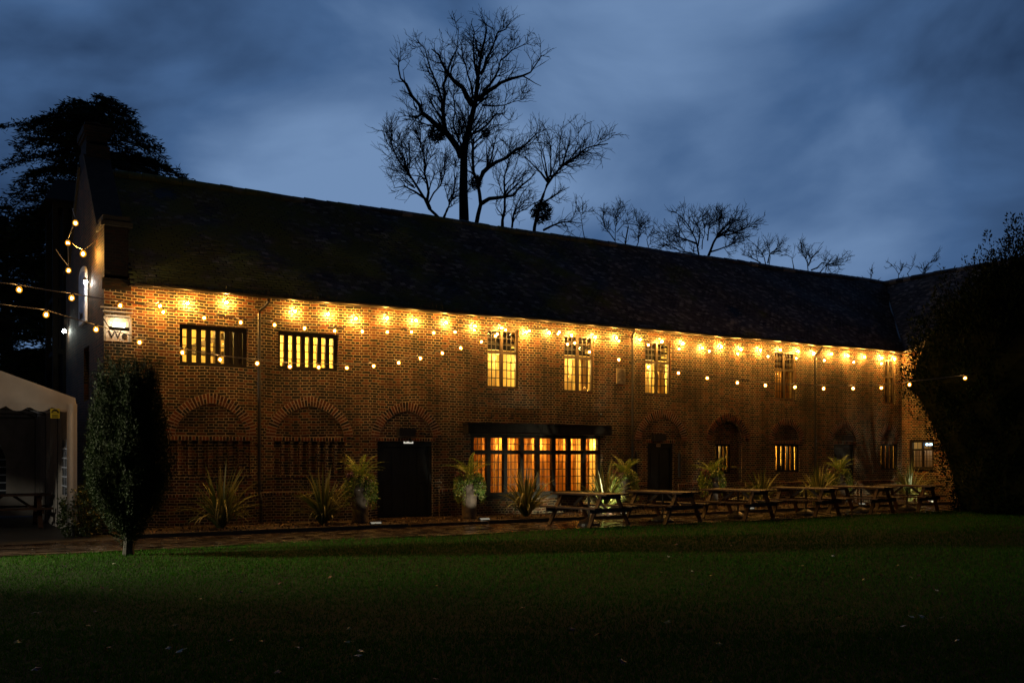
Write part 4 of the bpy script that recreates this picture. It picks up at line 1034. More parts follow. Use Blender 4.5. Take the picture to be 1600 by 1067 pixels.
BLb = ['cone shaped parasol base under the leftmost picnic table', 'cone shaped parasol base under the second picnic table from the left', 'cone shaped parasol base under the third picnic table from the left',
       'cone shaped parasol base under the fourth picnic table from the left', 'cone shaped parasol base under the fifth picnic table from the left', 'cone shaped parasol base under the last picnic table, nearest the yew']
table0 = make_table(TL[0])
def base_make():
    b_ = empty('parasol_base', (0, 0, 0), 0, BLb[0], 'parasol base', 'parasol bases under the picnic tables')
    m = MB(); m.lathe([(.27, 0), (.27, .05), (.20, .10), (.06, .17), (.04, .19)], 22); m.build('weight', M_black, b_)
    m = MB(); m.tube([(0, 0, .185), (0, 0, .70)], .024, 10); m.build('tube', M_black, b_); return b_
base0 = base_make()
spots = [(922, 820), (1038, 815), (1155, 810), (1262, 805.5), (1345, 801), (1420, 798)]
for i, (px, py) in enumerate(spots):
    p = pY(px, py, -4.15); rz = R(12.4)+random.uniform(-.04, .04)
    loc = (p.x, -4.12+random.uniform(-.05, .05), .006)
    if i == 0: table0.location = loc; table0.rotation_euler = (0, 0, rz); base0.location = loc
    else: copy_tree(table0, None, loc, rz, TL[i]); copy_tree(base0, None, loc, 0, BLb[i])

# ================================================================== PLANTS
M_phor = leafmat('flax_leaf', [(.035, .06, .014), (.07, .10, .024), (.15, .155, .045), (.24, .22, .08)], rough=.42, trans=.25)
def phormium(p, label, h=1.1, n_=70, seed=1):
    r_ = random.Random(seed); V = []; F = []
    for i in range(n_):
        th = r_.uniform(0, 6.283); lean = r_.uniform(.05, 1.15)**1.1; L_ = h*r_.uniform(.65, 1.12)*(1-.12*lean); wd = r_.uniform(.020, .034)
        b0 = Vector((math.cos(th)*r_.uniform(0, .07), math.sin(th)*r_.uniform(0, .07), .03)); segs = 7
        kink = r_.random() < .18; pos = b0.copy(); ang = lean*.45; prev = None
        sd = Vector((-math.sin(th+.5), math.cos(th+.5), 0)); tw = r_.uniform(-.5, .5)
        for k in range(segs+1):
            t = k/segs; w_ = wd*(1-t**2.2)*(.6+.6*min(1, t*3)) if k < segs else .001
            s_ = (sd*math.cos(tw*t)+Vector((0, 0, 1))*math.sin(tw*t)*.6).normalized()
            fold = Vector((math.cos(th), math.sin(th), 0))*w_*.45
            cur = (pos-s_*w_, pos+fold, pos+s_*w_)
            base = len(V); V += [tuple(q) for q in cur]
            if prev is not None:
                F.append((prev, prev+1, base+1, base)); F.append((prev+1, prev+2, base+2, base+1))
            prev = base
            ang += lean*(.16+.16*t) + (1.3 if kink and k == 4 else 0)
            pos = pos+Vector((math.cos(th)*math.sin(ang), math.sin(th)*math.sin(ang), math.cos(ang)))*(L_/segs)
            if pos.z < .02: pos.z = .02
    o = arr_mesh('flax_plant', np.array(V), np.array(F), M_phor); o.location = p
    return tag(o, label, 'plant', 'spiky flax plants in the bed')
PH = [(345, -1.15, .98, 'dim spiky flax plant in front of the left bricked up window', 1), (505, -1.2, .92, 'dim spiky flax plant left of the fern planter beside the double door', 2),
      (822, -1.25, .95, 'brownish spiky flax plant in front of the wide orange window', 3), (943, -1.3, 1.0, 'brightly lit pale spiky flax plant behind the leftmost picnic table', 4),
      (1190, -1.0, .85, 'dim spiky flax plant left of the small barred window', 5), (1278, -1.3, .95, 'dim spiky flax plant left of the rightmost planter', 6), (1421, -1.2, 1.0, 'brightly lit spiky flax plant below the wing window', 7)]
phx = []
for px, Y, h, lb, sd in PH:
    X = pY(px, 800, Y).x; phx.append((X, Y)); phormium((X, Y, .03), lb, h*1.45, 125, sd)

M_pot = pbr('planter_stone', (.055, .04, .028), (.13, .095, .065), scale=7, rough=.8, bump=.1, bscale=30)
M_fern = leafmat('fern_leaf', [(.06, .13, .018), (.11, .20, .03), (.17, .23, .04), (.22, .22, .05)], rough=.5, trans=.3)
M_ivy = leafmat('trailing_leaf', [(.05, .11, .015), (.10, .20, .03), (.22, .28, .05), (.34, .34, .14)], rough=.4, trans=.3)
M_flower = leafmat('white_flower', [(.6, .6, .6), (.8, .8, .78), (.7, .6, .75)], rough=.5, trans=.2)
M_heuch = leafmat('purple_leaf', [(.08, .02, .04), (.14, .03, .06), (.05, .02, .03)], rough=.5, trans=.1)
def planter(X, Y, seed, labs):
    r_ = random.Random(seed); g_ = np.random.default_rng(seed)
    t = empty('stone_planter', (X, Y, .03), 0, labs[0], 'planter', 'tall round planters along the wall')
    m = MB(); m.lathe([(.19, 0), (.20, .05), (.185, .08), (.20, .55), (.215, .60), (.215, .64), (.205, .66), (.20, .78), (.225, .82), (.225, .87), (.205, .90), (.21, 1.02), (.25, 1.07), (.25, 1.13), (.215, 1.13), (.21, 1.08)], 26)
    m.build('pot', M_pot, t, smooth=True)
    m = MB(); m.lathe([(.207, 1.09), (.0, 1.11)], 16); m.build('soil', M_mulch, t)
    # fern: arching fronds of pinnae
    V = []; F = []
    for i in range(17):
        th = i*2.4+r_.uniform(-.3, .3); L_ = r_.uniform(.62, .98); ang = r_.uniform(.15, .95); pos = Vector((0, 0, 1.10)); segs = 20
        d = Vector((math.cos(th), math.sin(th), 0)); sd = Vector((-math.sin(th), math.cos(th), 0))
        for k in range(segs):
            a_ = ang+1.35*(k/segs)**1.3; stp = (d*math.sin(a_)+Vector((0, 0, 1))*math.cos(a_))*(L_/segs)
            pl_ = .095*math.sin(math.pi*min(1, (k+1.5)/(segs+1)))**.7*(1-.35*k/segs)
            for s_ in (-1, 1):
                out_ = (sd*s_+d*.35+Vector((0, 0, r_.uniform(-.25, .05)))).normalized()
                q0 = pos; b = len(V); wv = stp*.72
                V += [tuple(q0-wv*.6), tuple(q0+out_*pl_*.5-wv*.2), tuple(q0+out_*pl_+wv*.3), tuple(q0+out_*pl_*.5+wv)]
                F.append((b, b+1, b+2, b+3))
            pos = pos+stp
    o = arr_mesh('fern', np.array(V), np.array(F), M_fern); o.location = (X, Y, .03); tag(o, labs[1], 'fern', 'ferns in the tall planters')
    # trailing foliage hanging down the pot
    k = 2600; th = g_.uniform(0, 2*np.pi, k); drop = g_.beta(1.1, 1.5, k)*(.62+.20*np.sin(th*3+seed)); rad = .24+.10*np.sin(np.minimum(1, drop*3)*1.4)+g_.normal(0, .035, k)
    # leave a gap facing the path where the pot shows
    face = np.abs(((th+np.pi/2+.45+np.pi) % (2*np.pi))-np.pi) < .30
    drop = np.where(face, drop*.3, drop)
    c = np.stack([np.cos(th)*rad, np.sin(th)*rad, 1.16-drop+g_.normal(0, .03, k)], 1)
    ax = np.stack([np.cos(th), np.sin(th), g_.uniform(-1.4, .2, k)], 1)+g_.normal(0, .5, (k, 3)); up = g_.normal(size=(k, 3))
    V, F = quads(c, ax, up, g_.uniform(.045, .075, k), g_.uniform(.03, .055, k))
    o = arr_mesh('trailing_plant', V, F, M_ivy); o.location = (X, Y, .03); tag(o, labs[2], 'trailing plant', 'trailing plants spilling from the planters')
    k = 46; th = g_.normal(-.9, .7, k); c = np.stack([np.cos(th)*.36, np.sin(th)*.36, 1.05-g_.uniform(0, .25, k)], 1); ax = g_.normal(size=(k, 3))
    V1, F1 = quads(c, ax, g_.normal(size=(k, 3)), np.full(k, .032), np.full(k, .032)); arr_mesh('flowers', V1, F1, M_flower, o)
    k = 70; th = g_.normal(3.3, .5, k); c = np.stack([np.cos(th)*.32, np.sin(th)*.32, 1.15-g_.uniform(-.05, .15, k)], 1); ax = g_.normal(size=(k, 3))
    V1, F1 = quads(c, ax, g_.normal(size=(k, 3)), np.full(k, .07), np.full(k, .055)); arr_mesh('purple_leaves', V1, F1, M_heuch, o)
PLN = [(563, 'left of the wide double door'), (733, 'between the double door and the wide orange window'), (975, 'right of the wide orange window'), (1112, 'in front of the deep arched window'), (1311, 'in front of the right hand door')]
plx = []
for i, (px, wh) in enumerate(PLN):
    X = pY(px, 800, -.95).x; plx.append(X)
    planter(X, -.95, 20+i, ('tall round stone planter '+wh, 'arching green fern in the planter '+wh, 'trailing leaves spilling from the planter '+wh))

# uplights in the bed: low LED bars
def uplight(X, Y, target, W, label, col=(1, .93, .72), size=60, bar=1.2):
    t = empty('ground_floodlight', (X, Y, .05), 0, label, 'floodlight', 'low floodlights in the planting bed')
    m = MB(); m.box(-.14, .14, -.03, .05, .0, .055); m.box(-.15, -.141, -.01, .03, -.04, .08); m.box(.141, .15, -.01, .03, -.04, .08); m.build('housing', M_black, t)
    m = MB(); m.box(-.125, .125, -.045, -.0305, .028, .05); m.box(-.125, .125, -.03, .04, .056, .062); m.build('lens', emis('led_face', col, bar, 'NONE'), t)
    l = bpy.data.lights.new('led_beam', 'SPOT'); l.energy = W; l.color = col; l.spot_size = R(size); l.spot_blend = .6; l.shadow_soft_size = .03
    o = bpy.data.objects.new('led_beam', l); COL.objects.link(o); o.parent = t; o.location = (0, 0, .12)
    o.rotation_euler = (Vector(target)-Vector((X, Y, .17))).to_track_quat('-Z', 'Y').to_euler()
def uY(px, Y): return pY(px, 800, Y).x
uplight(uY(587, -1.9), -1.9, (plx[0]+.15, -.95, .95), 9, 'small low floodlight bar just left of the double door path', bar=.3, size=50)
uplight(uY(757, -2.0), -2.0, (plx[1]+.02, -1.0, .84), 46, 'small low floodlight bar in front of the brightly lit planter', size=50, bar=.3)
uplight(phx[3][0]+.12, -2.1, (phx[3][0]-.05, -1.3, .55), 260, 'small low floodlight beside the bright flax plant behind the leftmost table', size=100, col=(1, .93, .6))
uplight(uY(1172, -1.9), -1.9, (plx[3]+.1, -.95, .8), 14, 'small low floodlight bar right of the deep arched window planter', size=50, bar=.3)
uplight(uY(1346, -1.9), -1.9, (plx[4]+.1, -.95, .9), 7, 'small low floodlight bar right of the rightmost planter', size=50, bar=.3)
uplight(phx[6][0]+.10, -2.05, (phx[6][0]-.05, -1.2, .5), 95, 'small low floodlight beside the bright flax plant below the wing window', size=90, col=(1, .93, .6))

# ---------------- yews
M_yew = leafmat('yew_needles', [(.004, .010, .002), (.007, .016, .003), (.013, .026, .005), (.024, .042, .008)], rough=.7, trans=.1, spec=.2)
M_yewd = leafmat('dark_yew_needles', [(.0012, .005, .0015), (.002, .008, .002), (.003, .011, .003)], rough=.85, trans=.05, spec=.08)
M_core = pbr('crown_core', (.006, .008, .005), (.010, .012, .006), scale=8, rough=1, spec=0)
def yew(name, loc, label, prof, flames, leaf, nleaf, trunk, seed, cat='tree', bumps=9, tipn=16, tiph=.25, group=None):
    """prof: [(z,r)] silhouette; upright flame shaped sprays over its surface"""
    g_ = np.random.default_rng(seed); Z = np.array([p[0] for p in prof]); RR = np.array([p[1] for p in prof])
    root = empty(name, loc, 0, label, cat, group)
    # sprays: base point inside, tip outside/up
    wgt = RR; fz = np.interp(g_.uniform(0, 1, flames), np.cumsum(wgt)/wgt.sum(), Z); fth = g_.uniform(0, 2*np.pi, flames); lob = 1+(.15 if RR.max() < 1 else .04)*np.cos(6*fth+1.3+seed)+.05*np.cos(11*fth+fz*2); fr = np.interp(fz, Z, RR)*g_.uniform(.74, 1.0, flames)*lob
    fl = leaf*g_.gamma(7, 1.7, flames); fw_ = leaf*g_.uniform(1.7, 4.0, flames)
    per = nleaf//flames; idx = np.repeat(np.arange(flames), per); k = len(idx)
    t = g_.uniform(0, 1, k)
    lean = .35
    cx = np.cos(fth[idx])*(fr[idx]+lean*t*fl[idx]*.5); cy = np.sin(fth[idx])*(fr[idx]+lean*t*fl[idx]*.5); cz = fz[idx]+(t-.4)*fl[idx]
    w_ = fw_[idx]*np.sqrt(np.clip(1-t, 0, 1))*np.clip(t*4+.3, 0, 1)
    d = g_.normal(size=(k, 3)); d /= np.linalg.norm(d, axis=1, keepdims=True)
    c = np.stack([cx, cy, cz], 1)+d*w_[:, None]*g_.uniform(.5, 1, k)[:, None]
    c[:, 2] = np.maximum(c[:, 2], .05)
    ax = d*.9+np.stack([np.cos(fth[idx])*.3, np.sin(fth[idx])*.3, np.full(k, .9)], 1)+g_.normal(0, .35, (k, 3)); up = g_.normal(size=(k, 3))
    V, F = quads(c, ax, up, g_.uniform(.7, 1.4, k)*leaf, g_.uniform(.25, .5, k)*leaf)
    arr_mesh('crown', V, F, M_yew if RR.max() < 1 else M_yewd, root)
    cf = .80 if RR.max() < 1 else .97; m = MB(); n_ = 24; base = []
    for j, (z, r_) in enumerate(prof):
        base.append([(math.cos(a)*r_*(cf+.06*math.sin(a*7+z*3)), math.sin(a)*r_*(cf+.06*math.sin(a*7+z*3)), z*.97) for a in [2*math.pi*q/n_ for q in range(n_)]])
    for j in range(len(base)-1):
        for q in range(n_): q2 = (q+1) % n_; m.face([base[j][q], base[j][q2], base[j+1][q2], base[j+1][q]])
    m.build('light_blocking_core', M_core, root)  # closed dark hull added inside the crown to block light
    m = MB(); m.tube([(0, 0, -.05), (0, 0, .15), (0.02, 0, trunk[1])], [trunk[0]*1.25, trunk[0], trunk[0]*.9], 10); m.build('trunk', M_bark, root)
pt_ = pG(201, 868)
yew('yew_tree', (pt_.x, pt_.y, 0), 'small columnar dark green yew standing on the lawn at the left', [(.42, .06), (.56, .22), (.85, .44), (1.25, .63), (1.7, .57), (2.1, .50), (2.55, .45), (2.85, .37), (3.0, .22), (3.08, .03)], 680, .036, 105000, (.085, .5), 3)
pb_ = pD(1606, 760, 28.0)
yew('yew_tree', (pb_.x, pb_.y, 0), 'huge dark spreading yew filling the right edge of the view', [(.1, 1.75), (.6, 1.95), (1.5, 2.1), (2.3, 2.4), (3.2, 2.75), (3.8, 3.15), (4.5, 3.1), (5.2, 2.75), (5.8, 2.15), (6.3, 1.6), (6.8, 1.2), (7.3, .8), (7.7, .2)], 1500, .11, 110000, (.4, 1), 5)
def clump(name, label, cat, c0, rad, n_, leaf, mat, seed, group=None, hang=False):
    g_ = np.random.default_rng(seed); d = g_.normal(size=(n_, 3)); d /= np.linalg.norm(d, axis=1, keepdims=True); r_ = g_.uniform(.55, 1.05, n_)**.6
    c = d*r_[:, None]*np.array(rad)*(1+.15*np.sin(d[:, 0:1]*9+d[:, 2:3]*7)); c[:, 2] = np.maximum(c[:, 2]+rad[2]*.95, .03)
    V, F = quads(c, d+g_.normal(0, .6, (n_, 3)), g_.normal(size=(n_, 3)), g_.uniform(.7, 1.3, n_)*leaf, g_.uniform(.5, .9, n_)*leaf)
    root = empty(name, c0, 0, label, cat, group); arr_mesh('foliage', V, F, mat, root)
    m = MB()
    for q in range(7): a = q*.9; m.tube([(0, 0, 0), (math.cos(a)*rad[0]*.35, math.sin(a)*rad[1]*.35, rad[2]*.8), (math.cos(a)*rad[0]*.6, math.sin(a)*rad[1]*.6, rad[2]*1.5)], [.02, .014, .006], 5)
    m.build('stems', M_bark, root); return root
M_ivyd = leafmat('ivy_leaf', [(.018, .035, .008), (.03, .055, .012), (.045, .075, .015)], rough=.45, trans=.15)
pv_ = pY(128, 820, -1.2); clump('ivy_bush', 'low leafy ivy mound at the foot of the barn corner beside the marquee post', 'bush', (pv_.x, -1.2, 0), (.42, .45, .52), 3600, .055, M_ivyd, 8)

# ---------------- marquee
mq = empty('marquee', (-.75, -1.4, 0), 0, 'white party marquee with scalloped edge and arched plastic windows at the left edge', 'marquee')
TW, TD, TH = 6.0, 8.0, 2.70
m = MB(); n_ = 96; ap_ = 1.10
def hz(x): return TH+.12+ap_*(1-abs(x+TW/2)/(TW/2))*1.0 if True else 0
for q in range(n_):   # front gable fabric, slightly billowed, with scalloped lower hem
    x0 = -TW*q/n_; x1 = -TW*(q+1)/n_
    zz = lambda x: TH-.07-.10*abs(math.sin(math.pi*x/.42))
    yb = lambda x, z: -.02+.015*math.sin(x*5+z*7)
    m.face([(x0, yb(x0, 0), zz(x0)), (x1, yb(x1, 0), zz(x1)), (x1, yb(x1, 1), TH), (x0, yb(x0, 1), TH)])
    m.face([(x0, yb(x0, 1), TH), (x1, yb(x1, 1), TH), (x1, yb(x1, 2)+.02, hz(x1)), (x0, yb(x0, 2)+.02, hz(x0))])
m.build('gable_canvas', M_canvas, mq, smooth=True)
m = MB(); k2 = 24
for q in range(k2):
    y0 = TD*q/k2; y1 = TD*(q+1)/k2; sg_ = lambda y, t: -.05*math.sin(math.pi*t)*(abs(math.sin(y*math.pi/2)))
    for s_ in range(8):
        t0, t1 = s_/8, (s_+1)/8
        for sd in (0, 1):
            X = lambda t: (-TW/2*t if sd == 0 else -TW+TW/2*t); Zz = lambda t, y: TH+.12+ap_*t+sg_(y, t)
            m.face([(X(t0), y0, Zz(t0, y0)), (X(t1), y0, Zz(t1, y0)), (X(t1), y1, Zz(t1, y1)), (X(t0), y1, Zz(t0, y1))])
for q in range(64):
    y0 = TD*q/64; y1 = TD*(q+1)/64; zz = lambda y: TH-.07-.10*abs(math.sin(math.pi*y/.42))
    m.face([(.03, y0, zz(y0)), (.03, y1, zz(y1)), (.0, y1, TH+.12), (.0, y0, TH+.12)])
m.build('roof_canvas', M_canvas, mq, smooth=True)
for (px0, px1) in ((-.16, .03), (-TW-.03, -TW+.16)):   # post covers: gathered cloth down the corner posts
    m = MB()
    for q in range(12):
        xa = px0+(px1-px0)*q/12; xb = px0+(px1-px0)*(q+1)/12; f = lambda x: -.03+.004*math.sin(x*40)
        m.face([(xa, f(xa), .25), (xb, f(xb), .25), (xb, f(xb), TH), (xa, f(xa), TH)])
    m.build('corner_drape', M_canvas, mq, smooth=True)
m = MB()
for x in (-.03, -TW+.03):
    for y in (.03, 2.67, 5.33, TD-.03): m.tube([(x, y, 0), (x, y, TH)], .025, 8)
for y in (.03, 2.67, 5.33, TD-.03): m.tube([(-.03, y, TH), (-TW/2, y, TH+ap_)], .02, 8); m.tube([(-TW+.03, y, TH), (-TW/2, y, TH+ap_)], .02, 8); m.tube([(-.03, y, TH-.02), (-TW, y, TH-.02)], .018, 8)
m.build('frame', M_pipe, mq)
m = MB()   # side wall: gathered, with plastic window panels
def wallcloth(m, a, b_, z0, z1, nrm, k=40):
    a = Vector(a); b_ = Vector(b_); nrm = Vector(nrm)
    for q in range(k):
        p = a.lerp(b_, q/k)+nrm*.025*math.sin(q*1.9); r2 = a.lerp(b_, (q+1)/k)+nrm*.025*math.sin((q+1)*1.9)
        m.face([(p.x, p.y, z0), (r2.x, r2.y, z0), (r2.x, r2.y, z1), (p.x, p.y, z1)])
wallcloth(m, (-.02, .12, 0), (-.02, .5, 0), .02, TH, (1, 0, 0), 12); wallcloth(m, (-.02, 2.0, 0), (-.02, TD, 0), .02, TH, (1, 0, 0), 60)
wallcloth(m, (-.02, .5, 0), (-.02, 2.0, 0), .02, .8, (1, 0, 0), 12); wallcloth(m, (-.02, .5, 0), (-.02, 2.0, 0), 2.0, TH, (1, 0, 0), 12)
wallcloth(m, (-TW+.02, .1, 0), (-TW+.02, TD, 0), .02, TH, (1, 0, 0), 60)
# back wall with an arched opening in each bay
BY = TD-.02
outer = [(-TW, .02), (-.02, .02), (-.02, TH+.1), (-TW/2, TH+ap_), (-TW, TH+.1)]
wins = [archpoly(-2.35, -.75, 1.55, 2.12, .55, pt=0), archpoly(-5.3, -3.7, 1.55, 2.12, .55, pt=0)]
panel(m, outer, wins, BY, ())
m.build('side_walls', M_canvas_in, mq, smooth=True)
M_pvc = pbr('clear_plastic', (.006, .009, .014), (.012, .017, .026), scale=2, rough=.35, spec=.3)
m = MB()
for w_ in wins: panel(m, w_, [], BY+.012)
m.face([(-.02, .5, .8), (-.02, 2.0, .8), (-.02, 2.0, 2.0), (-.02, .5, 2.0)])
pvc = m.build('window_panel', M_pvc, mq)
m = MB(); M_bar = pbr('window_bars', (.50, .55, .68), rough=.6)
for (a_, b_) in ((-2.35, -.75), (-5.3, -3.7)):
    c_ = (a_+b_)/2
    for x in (a_+.4, c_, b_-.4): m.box(x-.014, x+.014, BY-.012, BY-.002, .55, 1.55 if x != c_ else 2.12)
    for z in (.72, .93, 1.14, 1.35, 1.55): m.box(a_, b_, BY-.011, BY-.003, z-.012, z+.012)
    m.bar((c_, BY-.006, 1.55), (b_-.12, BY-.006, 1.93), .01, .022, (0, 0, 1)); m.bar((c_, BY-.006, 1.55), (a_+.12, BY-.006, 1.93), .01, .022, (0, 0, 1))
for z in (1.0, 1.2, 1.4, 1.6, 1.8): m.box(-.034, -.022, .5, 2.0, z-.012, z+.012)
for y in (.9, 1.25, 1.6): m.box(-.033, -.023, y-.012, y+.012, .8, 2.0)
m.build('window_bars', M_bar, pvc)
# yellow warning card hanging from the hem
pcx = pY(86, 640, -1.45); wc = empty('warning_card', (pcx.x, -1.46, pcx.z), 0, 'small yellow and black warning card hanging from the marquee hem', 'sign')
m = MB(); m.box(-.085, .085, 0, .006, -.17, 0.02); m.build('card', pbr('yellow_card', (.55, .45, .02), (.62, .52, .04), scale=8, rough=.5), wc)
m = MB(); 
for q in range(10):
    a0 = math.pi*q/10; a1 = math.pi*(q+1)/10; m.face([(0, -.002, -.07), (.07*math.cos(a1), -.002, -.07+.08*math.sin(a1)), (.07*math.cos(a0), -.002, -.07+.08*math.sin(a0))])
m.box(-.03, .03, -.0025, -.0021, -.05, -.035, mi=1); m.box(-.05, .045, -.0025, -.0021, -.062, -.052, mi=1)
for z in (-.10, -.115, -.135, -.15): m.box(-.06, .06, -.003, -.0005, z-.004, z+.004)
m.build('printed_marks', [M_black, pbr('yellow_ink', (.6, .5, .03), rough=.5)], wc)
ti = pY(52, 790, .9)
copy_tree(table0, None, (ti.x-.4, 2.4, .0), R(90), 'dark picnic table standing inside the marquee')['group'] = 'picnic tables inside the marquee'
s_ = MB(); pbk = pY(140, 832, -.9); s_.box(-.28, .28, -.2, .2, 0, .42); o = s_.build('brick_pier', M_brick); o.location = (pbk.x+.15, -.75, 0); tag(o, 'low brick pier beside the ivy at the foot of the barn corner', 'pier')

# ---------------- bare trees
def tubes_mesh(name, segs, mat, parent, sides=4):
    """segs: list of (P (k,3), R (k,)) polylines"""
    V = []; F = []; base = 0
    ang = np.arange(sides)*2*np.pi/sides; ca = np.cos(ang); sa = np.sin(ang)
    for P, Rr in segs:
        P = np.asarray(P, float); Rr = np.asarray(Rr, float); d = np.gradient(P, axis=0); d /= (np.linalg.norm(d, axis=1, keepdims=True)+1e-9)
        ref = np.where(np.abs(d[:, 2:3]) < .9, [[0, 0, 1.]], [[1., 0, 0]]); a = np.cross(d, ref); a /= (np.linalg.norm(a, axis=1, keepdims=True)+1e-9); b_ = np.cross(d, a)
        ring = P[:, None, :]+(a[:, None, :]*ca[None, :, None]+b_[:, None, :]*sa[None, :, None])*Rr[:, None, None]
        k = len(P); V.append(ring.reshape(-1, 3))
        i = np.arange(k-1)[:, None]*sides+base; j = np.arange(sides)[None, :]; j2 = (j+1) % sides
        F.append(np.stack([i+j, i+j2, i+sides+j2, i+sides+j], -1).reshape(-1, 4)); base += k*sides
    return arr_mesh(name, np.concatenate(V), np.concatenate(F), mat, parent)
RIGHT = np.array([cY, -sY, 0]); FWD = np.array([sY, cY, 0])
def resample(P, step):
    P = np.asarray(P, float); d = np.r_[0, np.cumsum(np.linalg.norm(np.diff(P, axis=0), axis=1))]; n_ = max(3, int(d[-1]/step)+1); t = np.linspace(0, d[-1], n_)
    return np.stack([np.interp(t, d, P[:, i]) for i in range(3)], 1)
def grow(limbs, seed, tw=(.9, .5), levels=3, dens=1.0, maxlen=2.7, upb=.25, mint=.014):
    """limbs: [(P, r0, r1)] main limbs; returns all segments incl. twigs"""
    g_ = np.random.default_rng(seed); segs = []; cur = []
    for P, r0, r1 in limbs:
        P = resample(P, .45); P[1:-1] += g_.normal(0, .05, (len(P)-2, 3)); Rr = np.linspace(r0, r1, len(P)); Rr = Rr*.60; segs.append((P, Rr)); cur.append((P, Rr, 0))
    for lv in range(levels):
        nxt = []
        for P, Rr, s0 in cur:
            L_ = np.linalg.norm(np.diff(P, axis=0), axis=1).sum()
            k = g_.poisson(L_*(2.3, 3.7, 3.6)[lv]*dens)
            for _ in range(k):
                t = g_.uniform(.10 if lv else (.12 if P is not cur[0][0] else .35), 1); i = min(len(P)-2, int(t*(len(P)-1))); p = P[i]+(P[i+1]-P[i])*g_.random()
                d = P[i+1]-P[i]; d /= np.linalg.norm(d)+1e-9; r_ = Rr[i]
                rnd = g_.normal(size=3); rnd -= d*rnd.dot(d); rnd /= np.linalg.norm(rnd)+1e-9
                a = g_.uniform(.45, 1.05); v = d*math.cos(a)+rnd*math.sin(a); v[2] += upb*g_.uniform(0, 1.2); v /= np.linalg.norm(v)
                ln = (maxlen, maxlen*.48, maxlen*.27)[lv]*g_.uniform(.35, 1.0)*((1.25-.85*t) if lv == 0 else (1.2-.5*t))*(min(1.6, max(.5, L_/5)) if lv == 0 else 1)
                m_ = max(3, int(ln/.30)); Q = [p]; vv = v.copy()
                for s_ in range(m_):
                    vv = vv+g_.normal(0, .17, 3)+[0, 0, .05]; vv /= np.linalg.norm(vv); Q.append(Q[-1]+vv*ln/m_)
                Q = np.array(Q); mn = mint*(1, .85, .62)[lv]; rr = max(mn, min(r_*.5, (.042, .020, .011)[lv]*g_.uniform(.7, 1.3))); RR_ = np.linspace(rr, max(mn*.62, rr*.3), len(Q))
                segs.append((Q, RR_)); nxt.append((Q, RR_, 0))
        cur = nxt
    return segs
def nest(parent, p, r_, seed):
    g_ = np.random.default_rng(seed); k = 260; d = g_.normal(size=(k, 3)); d /= np.linalg.norm(d, axis=1, keepdims=True); c = np.array(p)+d*r_*g_.uniform(.3, 1, (k, 1))
    V, F = quads(c, np.cross(d, g_.normal(size=(k, 3))), g_.normal(size=(k, 3)), np.full(k, r_*.9), np.full(k, r_*.14))
    return arr_mesh('nest', V, F, M_bark, parent)
def tree_traced(name, label, D, polys, seed, z=(2.667, 560, 0), cat='tree', group=None, nests=(), **kw):
    """main limbs follow the photographed limbs in the plane of the trunk, each pushed nearer or farther by its own amount"""
    g_ = np.random.default_rng(seed+50); limbs = []
    f = lambda q: (z[1]+q[0]/z[0], z[2]+q[1]/z[0])
    b0 = f(polys[0][0][0]); root_p = pD(b0[0], 712+EYE.z/D*FPX, D)
    root = empty(name, (root_p.x, root_p.y, 0), 0, label, cat, group); off = np.array([root_p.x, root_p.y, 0.])
    trunkseg = None
    for k, (P, r0, r1) in enumerate(polys):
        push = 0 if k == 0 else g_.uniform(-.45, .45); Q = []
        base = None
        for i, q in enumerate(P):
            x, y = f(q); v = np.array(pD(x, y, D))
            if base is None: base = v
            dist = np.linalg.norm(v-base); vv = v+FWD*push*dist
            # keep the same direction seen from the camera
            e = np.array(EYE); sc_ = (vv-e).dot(FWD)/(v-e).dot(FWD); vv = e+(v-e)*sc_
            Q.append(vv-off)
        if k == 0: Q = [np.array([Q[0][0], Q[0][1], 0.])]+Q
        limbs.append((np.array(Q), r0, r1))
    trunkseg = limbs[0]
    P0 = resample(trunkseg[0], .5); tubes_mesh('trunk', [(P0, np.linspace(trunkseg[1], trunkseg[2], len(P0))*.78)], M_bark, root, 9)
    zmin = limbs[0][0][1][2]
    up_part = (np.array([p for p in limbs[0][0] if p[2] >= zmin-.01]), trunkseg[1]*.7, trunkseg[2])
    segs = grow([up_part]+limbs[1:], seed, **kw)
    tubes_mesh('branches', segs[1:], M_bark, root, 4)
    for j, (q, r_) in enumerate(nests): x, y = f(q); nest(root, np.array(pD(x, y, D))-off, r_*.62, j)
    return root
BIGT = [([(440, 925), (437, 800), (440, 620), (465, 520), (490, 410), (497, 320), (515, 210), (527, 165), (534, 125)], .68, .05),
 ([(430, 660), (405, 610), (370, 560), (320, 505), (265, 460), (230, 410), (195, 350), (165, 290), (168, 240)], .32, .04), ([(270, 470), (235, 500), (212, 482)], .12, .04), ([(245, 455), (232, 430)], .10, .06),
 ([(365, 550), (350, 450), (365, 330), (390, 250), (414, 170)], .20, .04), ([(350, 460), (340, 390), (300, 290), (285, 200), (245, 170)], .14, .03), ([(355, 470), (335, 400), (290, 390)], .10, .04),
 ([(475, 440), (430, 370), (380, 320), (340, 250), (305, 205)], .24, .04), ([(500, 415), (550, 365), (610, 345), (660, 325), (710, 315), (740, 270), (765, 230)], .20, .03),
 ([(520, 380), (570, 320), (600, 250), (640, 200), (715, 180)], .12, .02), ([(510, 310), (540, 230), (585, 140), (618, 112), (634, 90)], .15, .03), ([(495, 320), (480, 220), (480, 150), (470, 100)], .12, .03),
 ([(490, 430), (455, 320), (425, 200), (415, 120)], .12, .02), ([(470, 560), (520, 530), (570, 490), (610, 470), (620, 380)], .12, .02), ([(515, 440), (580, 450), (640, 430), (690, 415)], .07, .02), ([(440, 640), (400, 560), (395, 440), (400, 330)], .10, .02)]
